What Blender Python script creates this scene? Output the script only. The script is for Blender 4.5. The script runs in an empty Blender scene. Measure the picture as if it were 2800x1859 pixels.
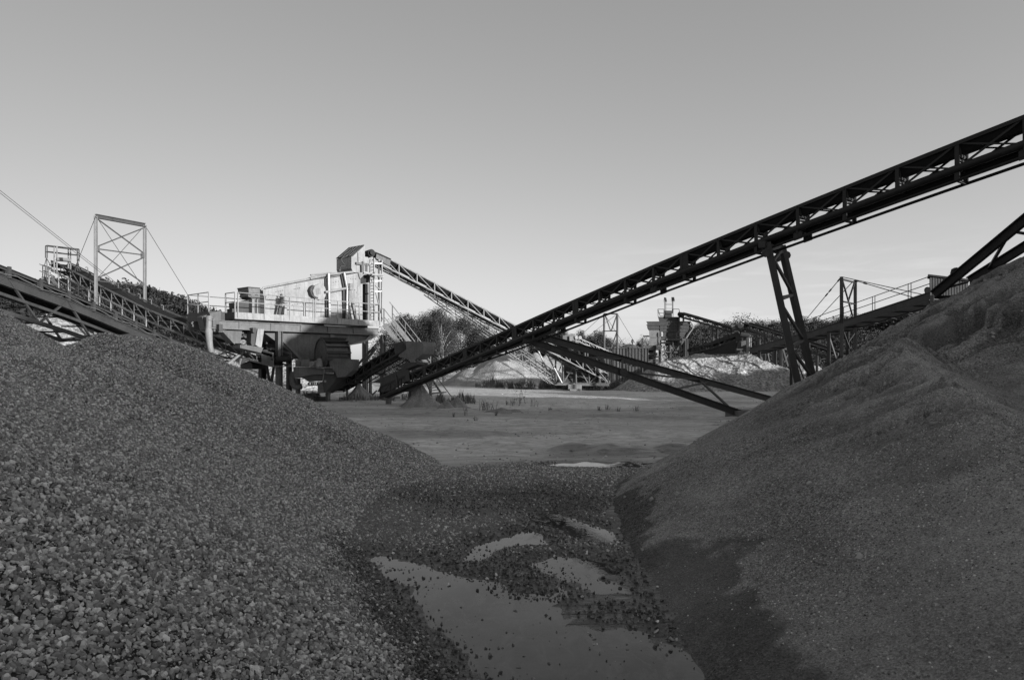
import bpy, bmesh, math, random
import numpy as np
from mathutils import Vector, Matrix
random.seed(7); rng = np.random.default_rng(11)
SC = bpy.context.scene
COL = SC.collection
# ------------------------------------------------------------------ camera geometry of the photograph
F, CX, HY, CAMH = 1867.0, 1400.0, 995.0, 2.2
def P(px, py, d):                     # photo pixel at a known distance -> metres
    return Vector(((px-CX)/F*d, d, CAMH+(HY-py)/F*d))
ZO = {'A':(540,740,7.128),'B':(820,660,7.128),'C':(780,880,5.135),'D':(540,860,7.128),'E':(1400,860,7.128),
      'F':(1740,790,7.128),'G':(1960,820,6.216),'H':(100,650,6.216),'1':(0,500,3.136),'2':(500,640,3.136),
      '3':(1100,640,3.136),'4':(1600,740,3.136),'5':(2100,500,3.136)}
def Zp(z, x, y):
    a, b, s = ZO[z]; return (a+x/s, b+y/s)
def ZP(z, x, y, d):
    a, b = Zp(z, x, y); return P(a, b, d)
V = Vector
UP = V((0,0,1))
# ------------------------------------------------------------------ materials
def g(v): return (v, v, v, 1)
def newmat(name):
    m = bpy.data.materials.new(name); m.use_nodes = True
    nt = m.node_tree; nt.nodes.clear()
    out = nt.nodes.new('ShaderNodeOutputMaterial'); b = nt.nodes.new('ShaderNodeBsdfPrincipled')
    nt.links.new(b.outputs[0], out.inputs[0])
    return m, nt, b
def N(nt, t, **kw):
    n = nt.nodes.new(t)
    for k, v in kw.items():
        if k.startswith('i_'):
            key = k[2:]; key = int(key) if key.isdigit() else key.replace('_', ' ')
            n.inputs[key].default_value = v
        else: setattr(n, k, v)
    return n
def ramp(nt, src, stops, interp='LINEAR'):
    r = nt.nodes.new('ShaderNodeValToRGB'); r.color_ramp.interpolation = interp
    el = r.color_ramp.elements
    while len(el) < len(stops): el.new(0.5)
    for e, (p, v) in zip(el, stops): e.position = p; e.color = g(v)
    nt.links.new(src, r.inputs[0]); return r.outputs[0]
def mix(nt, f, a, b, mode='MIX'):
    n = nt.nodes.new('ShaderNodeMix'); n.data_type = 'RGBA'; n.blend_type = mode
    for k, val in ((0, f), (6, a), (7, b)):
        if hasattr(val, 'links'): nt.links.new(val, n.inputs[k])
        else: n.inputs[k].default_value = val if k == 0 else g(val)
    return n.outputs[2]
def math_(nt, op, a, b=None, c=None):
    n = nt.nodes.new('ShaderNodeMath'); n.operation = op
    for s, v in zip(n.inputs, (a, b, c)):
        if v is None: continue
        if hasattr(v, 'links'): nt.links.new(v, s)
        else: s.default_value = v
    return n.outputs[0]
def noise(nt, co, scale, detail=4, rough=0.6, dist=0.0):
    n = N(nt, 'ShaderNodeTexNoise', i_Scale=scale, i_Detail=detail, i_Roughness=rough, i_Distortion=dist)
    nt.links.new(co, n.inputs['Vector']); return n.outputs[0]
def mapping(nt, co, sc=(1,1,1), rot=(0,0,0)):
    n = nt.nodes.new('ShaderNodeMapping'); n.inputs['Scale'].default_value = sc; n.inputs['Rotation'].default_value = rot
    nt.links.new(co, n.inputs['Vector']); return n.outputs[0]
def bump(nt, b, h, strength, dist):
    n = N(nt, 'ShaderNodeBump', i_Strength=strength, i_Distance=dist)
    nt.links.new(h, n.inputs['Height']); nt.links.new(n.outputs[0], b.inputs['Normal']); return n
def objco(nt): return nt.nodes.new('ShaderNodeTexCoord').outputs['Object']
def attr(nt, name):
    n = nt.nodes.new('ShaderNodeAttribute'); n.attribute_name = name; return n.outputs['Fac']

def steel(name, base, wear=0.5, rust=0.06, streak=0.35, rough=0.6, metal=0.0, bmp=0.15):
    m, nt, b = newmat(name); co = objco(nt)
    n1 = noise(nt, co, 1.7, 5, 0.65)
    n2 = noise(nt, mapping(nt, co, (9,9,0.55)), 1.0, 4, 0.6)
    n3 = noise(nt, co, 11.0, 4, 0.6)
    c = mix(nt, ramp(nt, n1, [(0.38,0),(0.62,1)]), base*0.82, base*1.1)
    c = mix(nt, math_(nt,'MULTIPLY',ramp(nt, n2, [(0.5,0),(0.68,1)]), streak), c, base*0.5)
    c = mix(nt, math_(nt,'MULTIPLY',ramp(nt, n3, [(0.58,0),(0.66,1)]), wear), c, rust)
    nt.links.new(c, b.inputs['Base Color'])
    b.inputs['Roughness'].default_value = rough; b.inputs['Metallic'].default_value = metal
    b.inputs['Specular IOR Level'].default_value = 0.35 if rough < 0.85 else 0.08
    bump(nt, b, n3, bmp, 0.01)
    return m
M = {}
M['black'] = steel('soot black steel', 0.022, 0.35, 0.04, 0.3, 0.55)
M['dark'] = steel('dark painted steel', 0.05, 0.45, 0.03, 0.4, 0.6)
M['mid'] = steel('grey painted steel', 0.13, 0.5, 0.05, 0.45, 0.6)
M['grey'] = steel('worn grey paint', 0.20, 0.5, 0.08, 0.5, 0.6)
M['rusty'] = steel('rust streaked old steel', 0.05, 0.7, 0.03, 0.8, 0.75)
M['light'] = steel('pale weathered paint', 0.265, 0.4, 0.12, 0.7, 0.6)
M['galv'] = steel('galvanised steel', 0.30, 0.4, 0.15, 0.35, 0.45, 0.25)
M['plant'] = steel('dust covered machine paint', 0.1, 0.5, 0.16, 0.6, 0.7)
M['belt'] = steel('rubber belt', 0.014, 0.2, 0.05, 0.2, 0.75)
M['cable'] = steel('steel cable', 0.03, 0.2, 0.02, 0.1, 0.5, 0.3)
M['conc'] = steel('concrete', 0.2, 0.3, 0.1, 0.4, 0.9)
M['wood'] = steel('old timber', 0.08, 0.4, 0.04, 0.4, 0.9)
M['panel'] = steel('hut cladding', 0.075, 0.2, 0.03, 0.4, 0.95)
M['felt'] = steel('roofing felt', 0.03, 0.2, 0.02, 0.3, 0.95)
def glassmat():
    m, nt, b = newmat('lamp glass'); b.inputs['Base Color'].default_value = g(0.05); b.inputs['Roughness'].default_value = 0.15
    return m
M['glass'] = glassmat()

def sandmat(name, lo, hi, grain=120.0, coarse=1.2, contrast=0.5, bmp=0.5, bd=0.02, wet=None):
    m, nt, b = newmat(name); co = objco(nt)
    big = noise(nt, co, coarse, 5, 0.6, 0.4)
    fine = noise(nt, co, grain, 3, 0.75)
    vor = N(nt, 'ShaderNodeTexVoronoi', i_Scale=grain*0.55); nt.links.new(co, vor.inputs['Vector'])
    c = mix(nt, ramp(nt, big, [(0.35,0),(0.65,1)]), lo, hi)
    spk = ramp(nt, fine, [(0.3,1-contrast),(0.72,1+contrast)])
    # ramp clamps above 1: scale down the base instead
    c = mix(nt, 1.0, c, spk, 'MULTIPLY')
    cell = ramp(nt, vor.outputs['Color'], [(0.0,1-0.55*contrast),(1.0,1.0)])
    c = mix(nt, 1.0, c, cell, 'MULTIPLY')
    rough = 0.9
    if wet:
        w = attr(nt, wet)
        c = mix(nt, w, c, mix(nt, 1.0, c, 0.42, 'MULTIPLY'))
    nt.links.new(c, b.inputs['Base Color']); b.inputs['Roughness'].default_value = rough
    b.inputs['Specular IOR Level'].default_value = 0.25
    h = math_(nt, 'ADD', math_(nt,'MULTIPLY',fine,0.5), math_(nt,'MULTIPLY',vor.outputs['Distance'],0.6))
    h = math_(nt, 'ADD', h, math_(nt,'MULTIPLY',noise(nt, co, grain*0.18, 4, 0.6),1.2))
    bump(nt, b, h, bmp, bd)
    return m
# ------------------------------------------------------------------ mesh builder
class MB:
    def __init__(s): s.v = []; s.f = []
    def add(s, vs, fs):
        o = len(s.v); s.v += [tuple(x) for x in vs]; s.f += [tuple(i+o for i in f) for f in fs]; return s
    def bar(s, a, b, w, h=None, up=UP, ext=0.0):
        a, b = V(a), V(b); h = w if h is None else h
        t = (b-a); 
        if t.length < 1e-6: return s
        t.normalize(); a = a-t*ext; b = b+t*ext
        x = t.cross(up)
        if x.length < 1e-3: x = t.cross(V((0.6,0.8,0)))
        x.normalize(); y = x.cross(t)
        x = x*(w/2); y = y*(h/2)
        vs = [a-x-y, a+x-y, a+x+y, a-x+y, b-x-y, b+x-y, b+x+y, b-x+y]
        return s.add(vs, [(3,2,1,0),(4,5,6,7),(0,1,5,4),(1,2,6,5),(2,3,7,6),(3,0,4,7)])
    def ibeam(s, a, b, w, h, t=0.02, up=UP):
        a, b = V(a), V(b); d = (b-a).normalized(); x = d.cross(up)
        if x.length < 1e-3: x = d.cross(V((0.6,0.8,0)))
        x.normalize(); y = x.cross(d)
        s.bar(a, b, t, h-2*t, up); s.bar(a+y*(h/2-t/2), b+y*(h/2-t/2), w, t, up); s.bar(a-y*(h/2-t/2), b-y*(h/2-t/2), w, t, up)
        return s
    def tube(s, a, b, r, n=8, r2=None):
        a, b = V(a), V(b); r2 = r if r2 is None else r2
        t = (b-a)
        if t.length < 1e-6: return s
        t.normalize(); x = t.cross(UP)
        if x.length < 1e-3: x = V((1,0,0))
        x.normalize(); y = x.cross(t)
        vs = []
        for k in range(n):
            c, q = math.cos(2*math.pi*k/n), math.sin(2*math.pi*k/n)
            vs.append(a+x*c*r+y*q*r)
        for k in range(n):
            c, q = math.cos(2*math.pi*k/n), math.sin(2*math.pi*k/n)
            vs.append(b+x*c*r2+y*q*r2)
        fs = [(k, (k+1)%n, n+(k+1)%n, n+k) for k in range(n)]+[tuple(range(n-1,-1,-1)), tuple(range(n,2*n))]
        return s.add(vs, fs)
    def path(s, pts, r, n=8):
        pts = [V(p) for p in pts]; rings = []
        vs = []; fs = []
        px = None
        for i, p in enumerate(pts):
            t = (pts[min(i+1,len(pts)-1)]-pts[max(i-1,0)]).normalized()
            x = t.cross(UP) if px is None else (px - t*px.dot(t))
            if x.length < 1e-3: x = t.cross(V((0.3,0.9,0.1)))
            x.normalize(); px = x; y = x.cross(t)
            rr = r[i] if isinstance(r, (list,tuple)) else r
            for k in range(n):
                vs.append(p+x*math.cos(2*math.pi*k/n)*rr+y*math.sin(2*math.pi*k/n)*rr)
        m = len(pts)
        for i in range(m-1):
            for k in range(n):
                fs.append((i*n+k, i*n+(k+1)%n, (i+1)*n+(k+1)%n, (i+1)*n+k))
        fs += [tuple(range(n-1,-1,-1)), tuple(range((m-1)*n, m*n))]
        return s.add(vs, fs)
    def prism(s, poly, off, inset=None):
        poly = [V(p) for p in poly]; n = len(poly); off = V(off)
        back = [p+off for p in poly]
        if inset: 
            c = sum(back, V((0,0,0)))/n; back = [c+(p-c)*inset for p in back]
        return s.add(poly+back, [tuple(range(n-1,-1,-1)), tuple(range(n,2*n))]+[(k,(k+1)%n,n+(k+1)%n,n+k) for k in range(n)])
    def box(s, c, sx, sy, sz, ax=None, ay=None):
        c = V(c); ax = V(ax) if ax is not None else V((1,0,0)); ay = V(ay) if ay is not None else UP.cross(ax)
        x, y, z = ax*sx/2, ay*sy/2, UP*sz/2
        vs = [c-x-y-z, c+x-y-z, c+x+y-z, c-x+y-z, c-x-y+z, c+x-y+z, c+x+y+z, c-x+y+z]
        return s.add(vs, [(3,2,1,0),(4,5,6,7),(0,1,5,4),(1,2,6,5),(2,3,7,6),(3,0,4,7)])
    def lathe(s, c, axis, prof, n=20):
        c = V(c); t = V(axis).normalized(); x = t.cross(UP)
        if x.length < 1e-3: x = V((1,0,0))
        x.normalize(); y = x.cross(t); vs = []; fs = []
        for (r, h) in prof:
            for k in range(n):
                a = 2*math.pi*k/n; vs.append(c+t*h+x*math.cos(a)*r+y*math.sin(a)*r)
        m = len(prof)
        for i in range(m-1):
            for k in range(n): fs.append((i*n+k, i*n+(k+1)%n, (i+1)*n+(k+1)%n, (i+1)*n+k))
        fs += [tuple(range(n-1,-1,-1)), tuple(range((m-1)*n, m*n))]
        return s.add(vs, fs)
    def mesh(s, name, mat, off=V((0,0,0)), smooth=False):
        me = bpy.data.meshes.new(name)
        me.from_pydata([(x-off[0], y-off[1], z-off[2]) for x, y, z in s.v], [], s.f)
        bm = bmesh.new(); bm.from_mesh(me); bmesh.ops.recalc_face_normals(bm, faces=bm.faces); bm.to_mesh(me); bm.free()
        if mat: me.materials.append(M[mat] if isinstance(mat, str) else mat)
        if smooth:
            for p in me.polygons: p.use_smooth = True
        me.update(); return me
def tag(o, label=None, cat=None, group=None, kind=None):
    if label: o['label'] = label
    if cat: o['category'] = cat
    if group: o['group'] = group
    if kind: o['kind'] = kind
    return o
class Thing:
    def __init__(s, name, label, cat, loc, group=None, kind=None):
        s.o = bpy.data.objects.new(name, None); COL.objects.link(s.o); s.loc = V(loc); s.o.location = s.loc
        s.o.empty_display_size = 0.3
        tag(s.o, label, cat, group, kind)
    def part(s, name, mb, mat, parent=None, label=None, smooth=False, kind=None):
        o = bpy.data.objects.new(name, mb.mesh(name, mat, s.loc, smooth)); COL.objects.link(o)
        o.parent = parent if parent else s.o
        tag(o, label, None, None, kind)
        return o
def single(name, mb, mat, label, cat, group=None, kind=None, smooth=False):
    vs = np.array(mb.v); c = V(((vs[:,0].min()+vs[:,0].max())/2, (vs[:,1].min()+vs[:,1].max())/2, vs[:,2].min()))
    o = bpy.data.objects.new(name, mb.mesh(name, mat, c, smooth)); o.location = c; COL.objects.link(o)
    return tag(o, label, cat, group, kind)
def copy_tree(o, loc, label=None, rz=None, sc=None, group=None):
    c = o.copy(); COL.objects.link(c); c.location = loc
    if rz is not None: c.rotation_euler = (0,0,rz)
    if sc is not None: c.scale = sc if hasattr(sc,'__len__') else (sc,sc,sc)
    if label: c['label'] = label
    if group: c['group'] = group
    for ch in o.children:
        d = ch.copy(); COL.objects.link(d); d.parent = c
        for gch in ch.children:
            e = gch.copy(); COL.objects.link(e); e.parent = d
    return c
# ------------------------------------------------------------------ numpy noise
_perm = rng.random((256,256)).astype(np.float64)
def vnoise(x, y, seed=0):
    x = np.asarray(x, float)+seed*17.31; y = np.asarray(y, float)+seed*7.77
    xi, yi = np.floor(x).astype(int), np.floor(y).astype(int); fx, fy = x-xi, y-yi
    fx = fx*fx*(3-2*fx); fy = fy*fy*(3-2*fy)
    a = _perm[xi&255, yi&255]; b = _perm[(xi+1)&255, yi&255]; c = _perm[xi&255, (yi+1)&255]; d = _perm[(xi+1)&255, (yi+1)&255]
    return (a*(1-fx)+b*fx)*(1-fy)+(c*(1-fx)+d*fx)*fy-0.5
def fbm(x, y, oct=4, seed=0, gain=0.5):
    r = 0; a = 1.0; f = 1.0
    for k in range(oct): r = r+a*vnoise(x*f, y*f, seed+k); a *= gain; f *= 2.03
    return r
def smooth(a, b, x):
    t = np.clip((x-a)/(b-a), 0, 1); return t*t*(3-2*t)
def grid_mesh(name, xs, ys, Zs, mat, keep=None, attrs=None, off=(0,0,0)):
    nx, ny = len(xs), len(ys)
    X, Y = np.meshgrid(xs, ys)
    co = np.stack([X-off[0], Y-off[1], Zs-off[2]], -1).reshape(-1,3)
    i = np.arange(nx*ny).reshape(ny, nx)
    q = np.stack([i[:-1,:-1], i[:-1,1:], i[1:,1:], i[1:,:-1]], -1).reshape(-1,4)
    if keep is not None:
        k = keep.reshape(-1); q = q[k[q].any(1)]
    used = np.unique(q); remap = np.full(nx*ny, -1); remap[used] = np.arange(len(used))
    co = co[used]; q = remap[q]
    me = bpy.data.meshes.new(name)
    me.vertices.add(len(co)); me.vertices.foreach_set('co', co.astype(np.float32).ravel())
    me.loops.add(q.size); me.loops.foreach_set('vertex_index', q.astype(np.int32).ravel())
    me.polygons.add(len(q)); me.polygons.foreach_set('loop_start', np.arange(0, q.size, 4, dtype=np.int32))
    me.polygons.foreach_set('use_smooth', np.ones(len(q), dtype=bool))
    for an, av in (attrs or {}).items():
        a = me.attributes.new(an, 'FLOAT', 'POINT'); a.data.foreach_set('value', av.reshape(-1)[used].astype(np.float32))
    me.update(calc_edges=True); me.validate()
    if mat: me.materials.append(mat)
    return me
def obj_from(name, me, loc=(0,0,0), label=None, cat=None, group=None, kind=None, parent=None):
    o = bpy.data.objects.new(name, me); o.location = loc; COL.objects.link(o)
    if parent: o.parent = parent
    return tag(o, label, cat, group, kind)
def axis(*segs):                       # (start, stop, step), ... -> sorted coordinates
    return np.unique(np.round(np.concatenate([np.arange(a, b, s) for a, b, s in segs]+[[segs[-1][1]]]), 4))
def cones(X, Y, cs):
    h = np.full(X.shape, -9.0)
    for (x, y, z, m) in cs: h = np.maximum(h, z-m*np.hypot(X-x, Y-y))
    return h
def ridge(p, q, m, n=14, mq=None):
    return [(p[0]+(q[0]-p[0])*t, p[1]+(q[1]-p[1])*t, p[2]+(q[2]-p[2])*t, m if mq is None else m+(mq-m)*t) for t in np.linspace(0,1,n)]
def chaikin(pts, n=2):
    for _ in range(n):
        r = []
        for i in range(len(pts)):
            a, b = np.array(pts[i]), np.array(pts[(i+1)%len(pts)])
            r += [tuple(a*.75+b*.25), tuple(a*.25+b*.75)]
        pts = r
    return pts
def poly_sd(X, Y, pts):                # signed distance, negative inside
    d = np.full(X.shape, 1e9); inside = np.zeros(X.shape, bool); n = len(pts)
    for i in range(n):
        (x0,y0),(x1,y1) = pts[i], pts[(i+1)%n]
        ex, ey = x1-x0, y1-y0; wx, wy = X-x0, Y-y0
        t = np.clip((wx*ex+wy*ey)/(ex*ex+ey*ey+1e-12), 0, 1)
        d = np.minimum(d, np.hypot(wx-ex*t, wy-ey*t))
        c = ((y0 <= Y) != (y1 <= Y)) & (X < (x1-x0)*(Y-y0)/((y1-y0) if abs(y1-y0)>1e-9 else 1e-9)+x0)
        inside ^= c
    return np.where(inside, -d, d)
def gpt(x, y):                         # display pixel (2362 wide) on the ground -> x, y metres
    px, py = x*1.18544, y*1.18544
    d = CAMH*F/(py-HY); return ((px-CX)/F*d, d)

# ------------------------------------------------------------------ world, sun, camera
SUN_EL, SUN_DIR = math.radians(8.5), V((0.75, -0.66, 0)).normalized()
w = bpy.data.worlds.new('World'); SC.world = w; w.use_nodes = True
nt = w.node_tree; nt.nodes.clear()
sky = nt.nodes.new('ShaderNodeTexSky'); sky.sky_type = 'NISHITA'; sky.sun_disc = False
sky.sun_elevation = SUN_EL; sky.sun_rotation = math.atan2(SUN_DIR.x, SUN_DIR.y)
sky.air_density = 1.0; sky.dust_density = 0.7; sky.ozone_density = 1.0
sep = nt.nodes.new('ShaderNodeSeparateColor'); nt.links.new(sky.outputs[0], sep.inputs[0])
v = math_(nt, 'ADD', math_(nt,'MULTIPLY',sep.outputs[0],0.44), math_(nt,'ADD',math_(nt,'MULTIPLY',sep.outputs[1],0.38),math_(nt,'MULTIPLY',sep.outputs[2],0.18)))
# a faint band of thin cloud low over the trees
tc = nt.nodes.new('ShaderNodeTexCoord'); sx = nt.nodes.new('ShaderNodeSeparateXYZ'); nt.links.new(tc.outputs['Generated'], sx.inputs[0])
cl = noise(nt, mapping(nt, tc.outputs['Generated'], (5,5,42)), 1.6, 6, 0.6, 0.6)
band = math_(nt, 'MULTIPLY', ramp(nt, sx.outputs[2], [(0.02,0),(0.08,1),(0.12,1),(0.19,0)]), ramp(nt, sx.outputs[0], [(0.05,0),(0.22,1),(0.5,1),(0.6,0.3)]))
cm = math_(nt, 'MULTIPLY', ramp(nt, cl, [(0.47,0),(0.75,1)]), band)
v = math_(nt, 'MULTIPLY', v, math_(nt, 'ADD', 1.0, math_(nt, 'MULTIPLY', cm, 0.22)))
v = math_(nt, 'MULTIPLY', v, math_(nt, 'MULTIPLY_ADD', sx.outputs[0], 0.34, 0.95))
v = math_(nt, 'MULTIPLY', math_(nt, 'POWER', v, 0.76), 1.09)
cc = nt.nodes.new('ShaderNodeCombineColor')
for k in range(3): nt.links.new(v, cc.inputs[k])
bg = nt.nodes.new('ShaderNodeBackground'); bg.inputs[1].default_value = 0.15
nt.links.new(cc.outputs[0], bg.inputs[0])
wo = nt.nodes.new('ShaderNodeOutputWorld'); nt.links.new(bg.outputs[0], wo.inputs[0])
sl = bpy.data.lights.new('sun', 'SUN'); sl.energy = 4.4; sl.angle = math.radians(0.5); sl.color = (1,1,1)
so = bpy.data.objects.new('sun', sl); COL.objects.link(so); so.location = (60,-45,30)
tosun = V((SUN_DIR.x*math.cos(SUN_EL), SUN_DIR.y*math.cos(SUN_EL), math.sin(SUN_EL)))
so.rotation_euler = tosun.to_track_quat('Z', 'Y').to_euler()
cam = bpy.data.cameras.new('camera'); co_ = bpy.data.objects.new('camera', cam); COL.objects.link(co_)
co_.location = (0,0,CAMH); co_.rotation_euler = (math.pi/2,0,0)
cam.sensor_width = 36.0; cam.lens = 36.0*F/2800.0; cam.shift_y = (HY-929.5)/2800.0
cam.clip_end = 6000; cam.clip_start = 0.05
SC.camera = co_
SC.view_settings.view_transform = 'Standard'; SC.view_settings.look = 'None'; SC.view_settings.exposure = 0.70; SC.view_settings.gamma = 1.0
# ------------------------------------------------------------------ ground sheet, puddles
pud = {}
pud['main'] = [(865,1278),(905,1290),(960,1300),(1010,1312),(1060,1335),(1140,1345),(1200,1365),(1290,1385),(1330,1405),(1400,1435),(1480,1450),(1540,1490),(1590,1540),(1640,1600),(1640,1700),(1300,1700),(1120,1560),(1080,1490),(1000,1430),(955,1380),(960,1345),(900,1325),(870,1300)]
pud['right'] = [(1215,1290),(1300,1288),(1330,1300),(1370,1300),(1410,1310),(1440,1350),(1470,1405),(1440,1400),(1400,1390),(1340,1385),(1310,1370),(1300,1330),(1240,1310)]
pud['mid'] = [(1068,1297),(1090,1268),(1130,1250),(1180,1240),(1205,1228),(1235,1232),(1250,1245),(1250,1254),(1180,1255),(1140,1265),(1110,1290)]
pud['upper'] = [(1238,1187),(1290,1187),(1330,1206),(1380,1218),(1404,1233),(1402,1250),(1360,1246),(1320,1236),(1285,1212),(1250,1206)]
pud['far'] = [(1262,1073),(1300,1068),(1330,1070),(1345,1065),(1380,1068),(1420,1067),(1450,1063),(1480,1068),(1530,1068),(1560,1068),(1560,1078),(1500,1079),(1400,1080),(1340,1077),(1300,1077)]
pudg = {k: chaikin([gpt(*p) for p in v], 2) for k, v in pud.items()}
def ground_fields(X, Y):
    wob = 0.07*fbm(X*1.7, Y*1.7, 4, 3)+0.05*fbm(X*7, Y*7, 3, 5)
    sd = np.full(X.shape, 1e3); sd2 = np.full(X.shape, 1e3)
    near = (Y > 2) & (Y < 20) & (np.abs(X) < 9)
    for k, pts in pudg.items():
        s = np.full(X.shape, 1e3); s[near] = poly_sd(X[near], Y[near], pts)+wob[near]*(0.5 if k == 'far' else 1.0)
        sd = np.minimum(sd, s)
        if k not in ('main','right'): sd2 = np.minimum(sd2, s-0.06)
    h = 0.05*fbm(X*0.35, Y*0.35, 4, 1)*smooth(14, 24, Y)+0.02*fbm(X*1.5, Y*1.5, 4, 2)
    h = h + smooth(0.0, 0.5, sd)*0.05*smooth(26, 8, Y)
    h = np.where(sd < 0.25, np.minimum(h, 0.008+np.clip(sd,-0.45,0.25)*np.where(sd > 0, 0.2, 0.095)+0.05*fbm(X*2.6,Y*3.4,5,8,0.6)*smooth(0.15,-0.05,sd)), h)
    h = np.where(sd2 < 0.1, np.minimum(h, 0.01+np.clip(sd2,-0.12,0.25)*0.6), h)
    # gravel bar across the gap between the heaps
    bar = np.exp(-((Y-12.3)/1.5)**2)*0.10*smooth(-3.0,-1.0,X)*smooth(3.5,2.0,X)
    h = h+bar*smooth(0.02,0.35,sd)
    # wheel ruts out on the flat, lumps of sand swept aside
    r = np.sin((Y*1.05-X*0.28)*2.2+2.0*fbm(X*0.05,Y*0.3,2,9))
    h = h+0.05*np.clip(r-0.45,0,1)*smooth(15.5,17,Y)*smooth(70,55,Y)*np.clip(fbm(X*0.11,Y*0.25,3,21)+0.25,0,1)*2.0
    h = h+0.22*np.clip(fbm(X*0.55,Y*1.1,4,33)-0.12,0,1)*smooth(15.5,17,Y)*smooth(60,30,Y)*smooth(0.2,0.8,sd)
    # dry lip behind the far puddle
    h = h+0.14*np.exp(-((Y-16.9-0.25*np.sin(X*1.3))/0.5)**2)*smooth(0.3,1.6,X)*(1+1.2*fbm(X*1.6,Y*1.6,3,44))*smooth(0.15,0.55,sd)
    return h, sd
gx = axis((-700,-60,40),(-60,-20,1.0),(-20,-6,0.3),(-6,6.5,0.075),(6.5,25,0.3),(25,60,1.0),(60,701,40))
gy = axis((-90,-4,6),(-4,2,0.6),(2,17.5,0.075),(17.5,40,0.2),(40,80,0.5),(80,160,4),(160,3001,142))
GX, GY = np.meshgrid(gx, gy); GH, GSD = ground_fields(GX, GY)
# gravel cover: between the heaps; damp: around the puddles and in front of the bar
edge = 14.7+1.3*fbm(GX*0.5,GY*0.35,4,60)
gravel_m = smooth(edge+1.0, edge-0.5, GY)
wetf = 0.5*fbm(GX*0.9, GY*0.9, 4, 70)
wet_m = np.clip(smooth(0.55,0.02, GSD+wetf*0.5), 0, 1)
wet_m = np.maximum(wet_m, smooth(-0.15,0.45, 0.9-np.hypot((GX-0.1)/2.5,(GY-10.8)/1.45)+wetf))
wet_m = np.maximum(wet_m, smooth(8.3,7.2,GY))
damp = smooth(0.05,0.3,fbm(GX*0.10,GY*0.35,4,80))*smooth(15,19,GY)*smooth(60,40,GY)
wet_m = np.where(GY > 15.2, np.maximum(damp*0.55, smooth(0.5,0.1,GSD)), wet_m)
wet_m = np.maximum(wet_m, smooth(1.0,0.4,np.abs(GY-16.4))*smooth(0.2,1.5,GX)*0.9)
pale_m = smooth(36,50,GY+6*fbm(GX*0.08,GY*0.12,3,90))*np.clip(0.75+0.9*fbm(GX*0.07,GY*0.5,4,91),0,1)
def groundmat():
    m, nt, b = newmat('quarry floor'); co = objco(nt)
    A = noise(nt, mapping(nt, co, (0.35,1.1,1)), 0.35, 6, 0.62, 0.5)
    Bn = noise(nt, mapping(nt, co, (1.0,2.6,1)), 1.1, 5, 0.65)
    fine = noise(nt, co, 45, 4, 0.7)
    sand = mix(nt, ramp(nt, A, [(0.36,0),(0.62,1)]), 0.58, 0.84)
    sand = mix(nt, ramp(nt, Bn, [(0.42,0.55),(0.62,0)]), sand, 0.42)
    sand = mix(nt, 1.0, sand, ramp(nt, fine, [(0.25,0.8),(0.6,1)]), 'MULTIPLY')
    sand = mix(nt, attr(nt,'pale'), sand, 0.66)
    md = noise(nt, mapping(nt, co, (0.8,1.5,1)), 3.2, 6, 0.7, 0.8)
    sand = mix(nt, 1.0, sand, ramp(nt, md, [(0.35,0.5),(0.47,0.92),(0.6,1)]), 'MULTIPLY')
    wv_ = nt.nodes.new('ShaderNodeTexWave'); wv_.wave_type = 'BANDS'; wv_.bands_direction = 'Y'
    for kk, vv in (('Scale',1.3),('Distortion',5.0),('Detail',3.0),('Detail Scale',0.6)): wv_.inputs[kk].default_value = vv
    nt.links.new(mapping(nt, co, (0.10,1.0,1), (0,0,0.12)), wv_.inputs['Vector'])
    tk_ = ramp(nt, noise(nt, mapping(nt, co, (0.5,1,1)), 0.16, 3, 0.6), [(0.45,0),(0.6,1)])
    trk = math_(nt,'MULTIPLY', ramp(nt, wv_.outputs['Fac'], [(0.55,0),(0.85,1)]), tk_)
    sand = mix(nt, math_(nt,'MULTIPLY',trk,0.45), sand, mix(nt,1.0,sand,0.5,'MULTIPLY'))
    grav = mix(nt, ramp(nt, noise(nt, co, 26, 3, 0.7), [(0.3,0),(0.7,1)]), 0.08, 0.26)
    c = mix(nt, attr(nt,'gravel'), sand, grav)
    wv = attr(nt,'wet')
    c = mix(nt, wv, c, mix(nt, 1.0, c, 0.42, 'MULTIPLY'))
    nt.links.new(c, b.inputs['Base Color'])
    nt.links.new(math_(nt,'MULTIPLY_ADD',wv,-0.62,0.92), b.inputs['Roughness'])
    b.inputs['Specular IOR Level'].default_value = 0.3
    h = math_(nt,'ADD', math_(nt,'MULTIPLY',Bn,1.0), math_(nt,'MULTIPLY',fine,0.12))
    h = math_(nt,'ADD', h, math_(nt,'MULTIPLY',noise(nt, mapping(nt,co,(1,1.6,1)), 6.0, 5, 0.65),0.35))
    h = math_(nt,'ADD', h, math_(nt,'MULTIPLY',md,0.9)); h = math_(nt,'SUBTRACT', h, math_(nt,'MULTIPLY',trk,0.5))
    bump(nt, b, h, 0.6, 0.07)
    return m
M['ground'] = groundmat()
obj_from('ground', grid_mesh('ground', gx, gy, GH, M['ground'], attrs={'gravel':gravel_m, 'wet':wet_m, 'pale':pale_m}), kind='structure')
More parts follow.
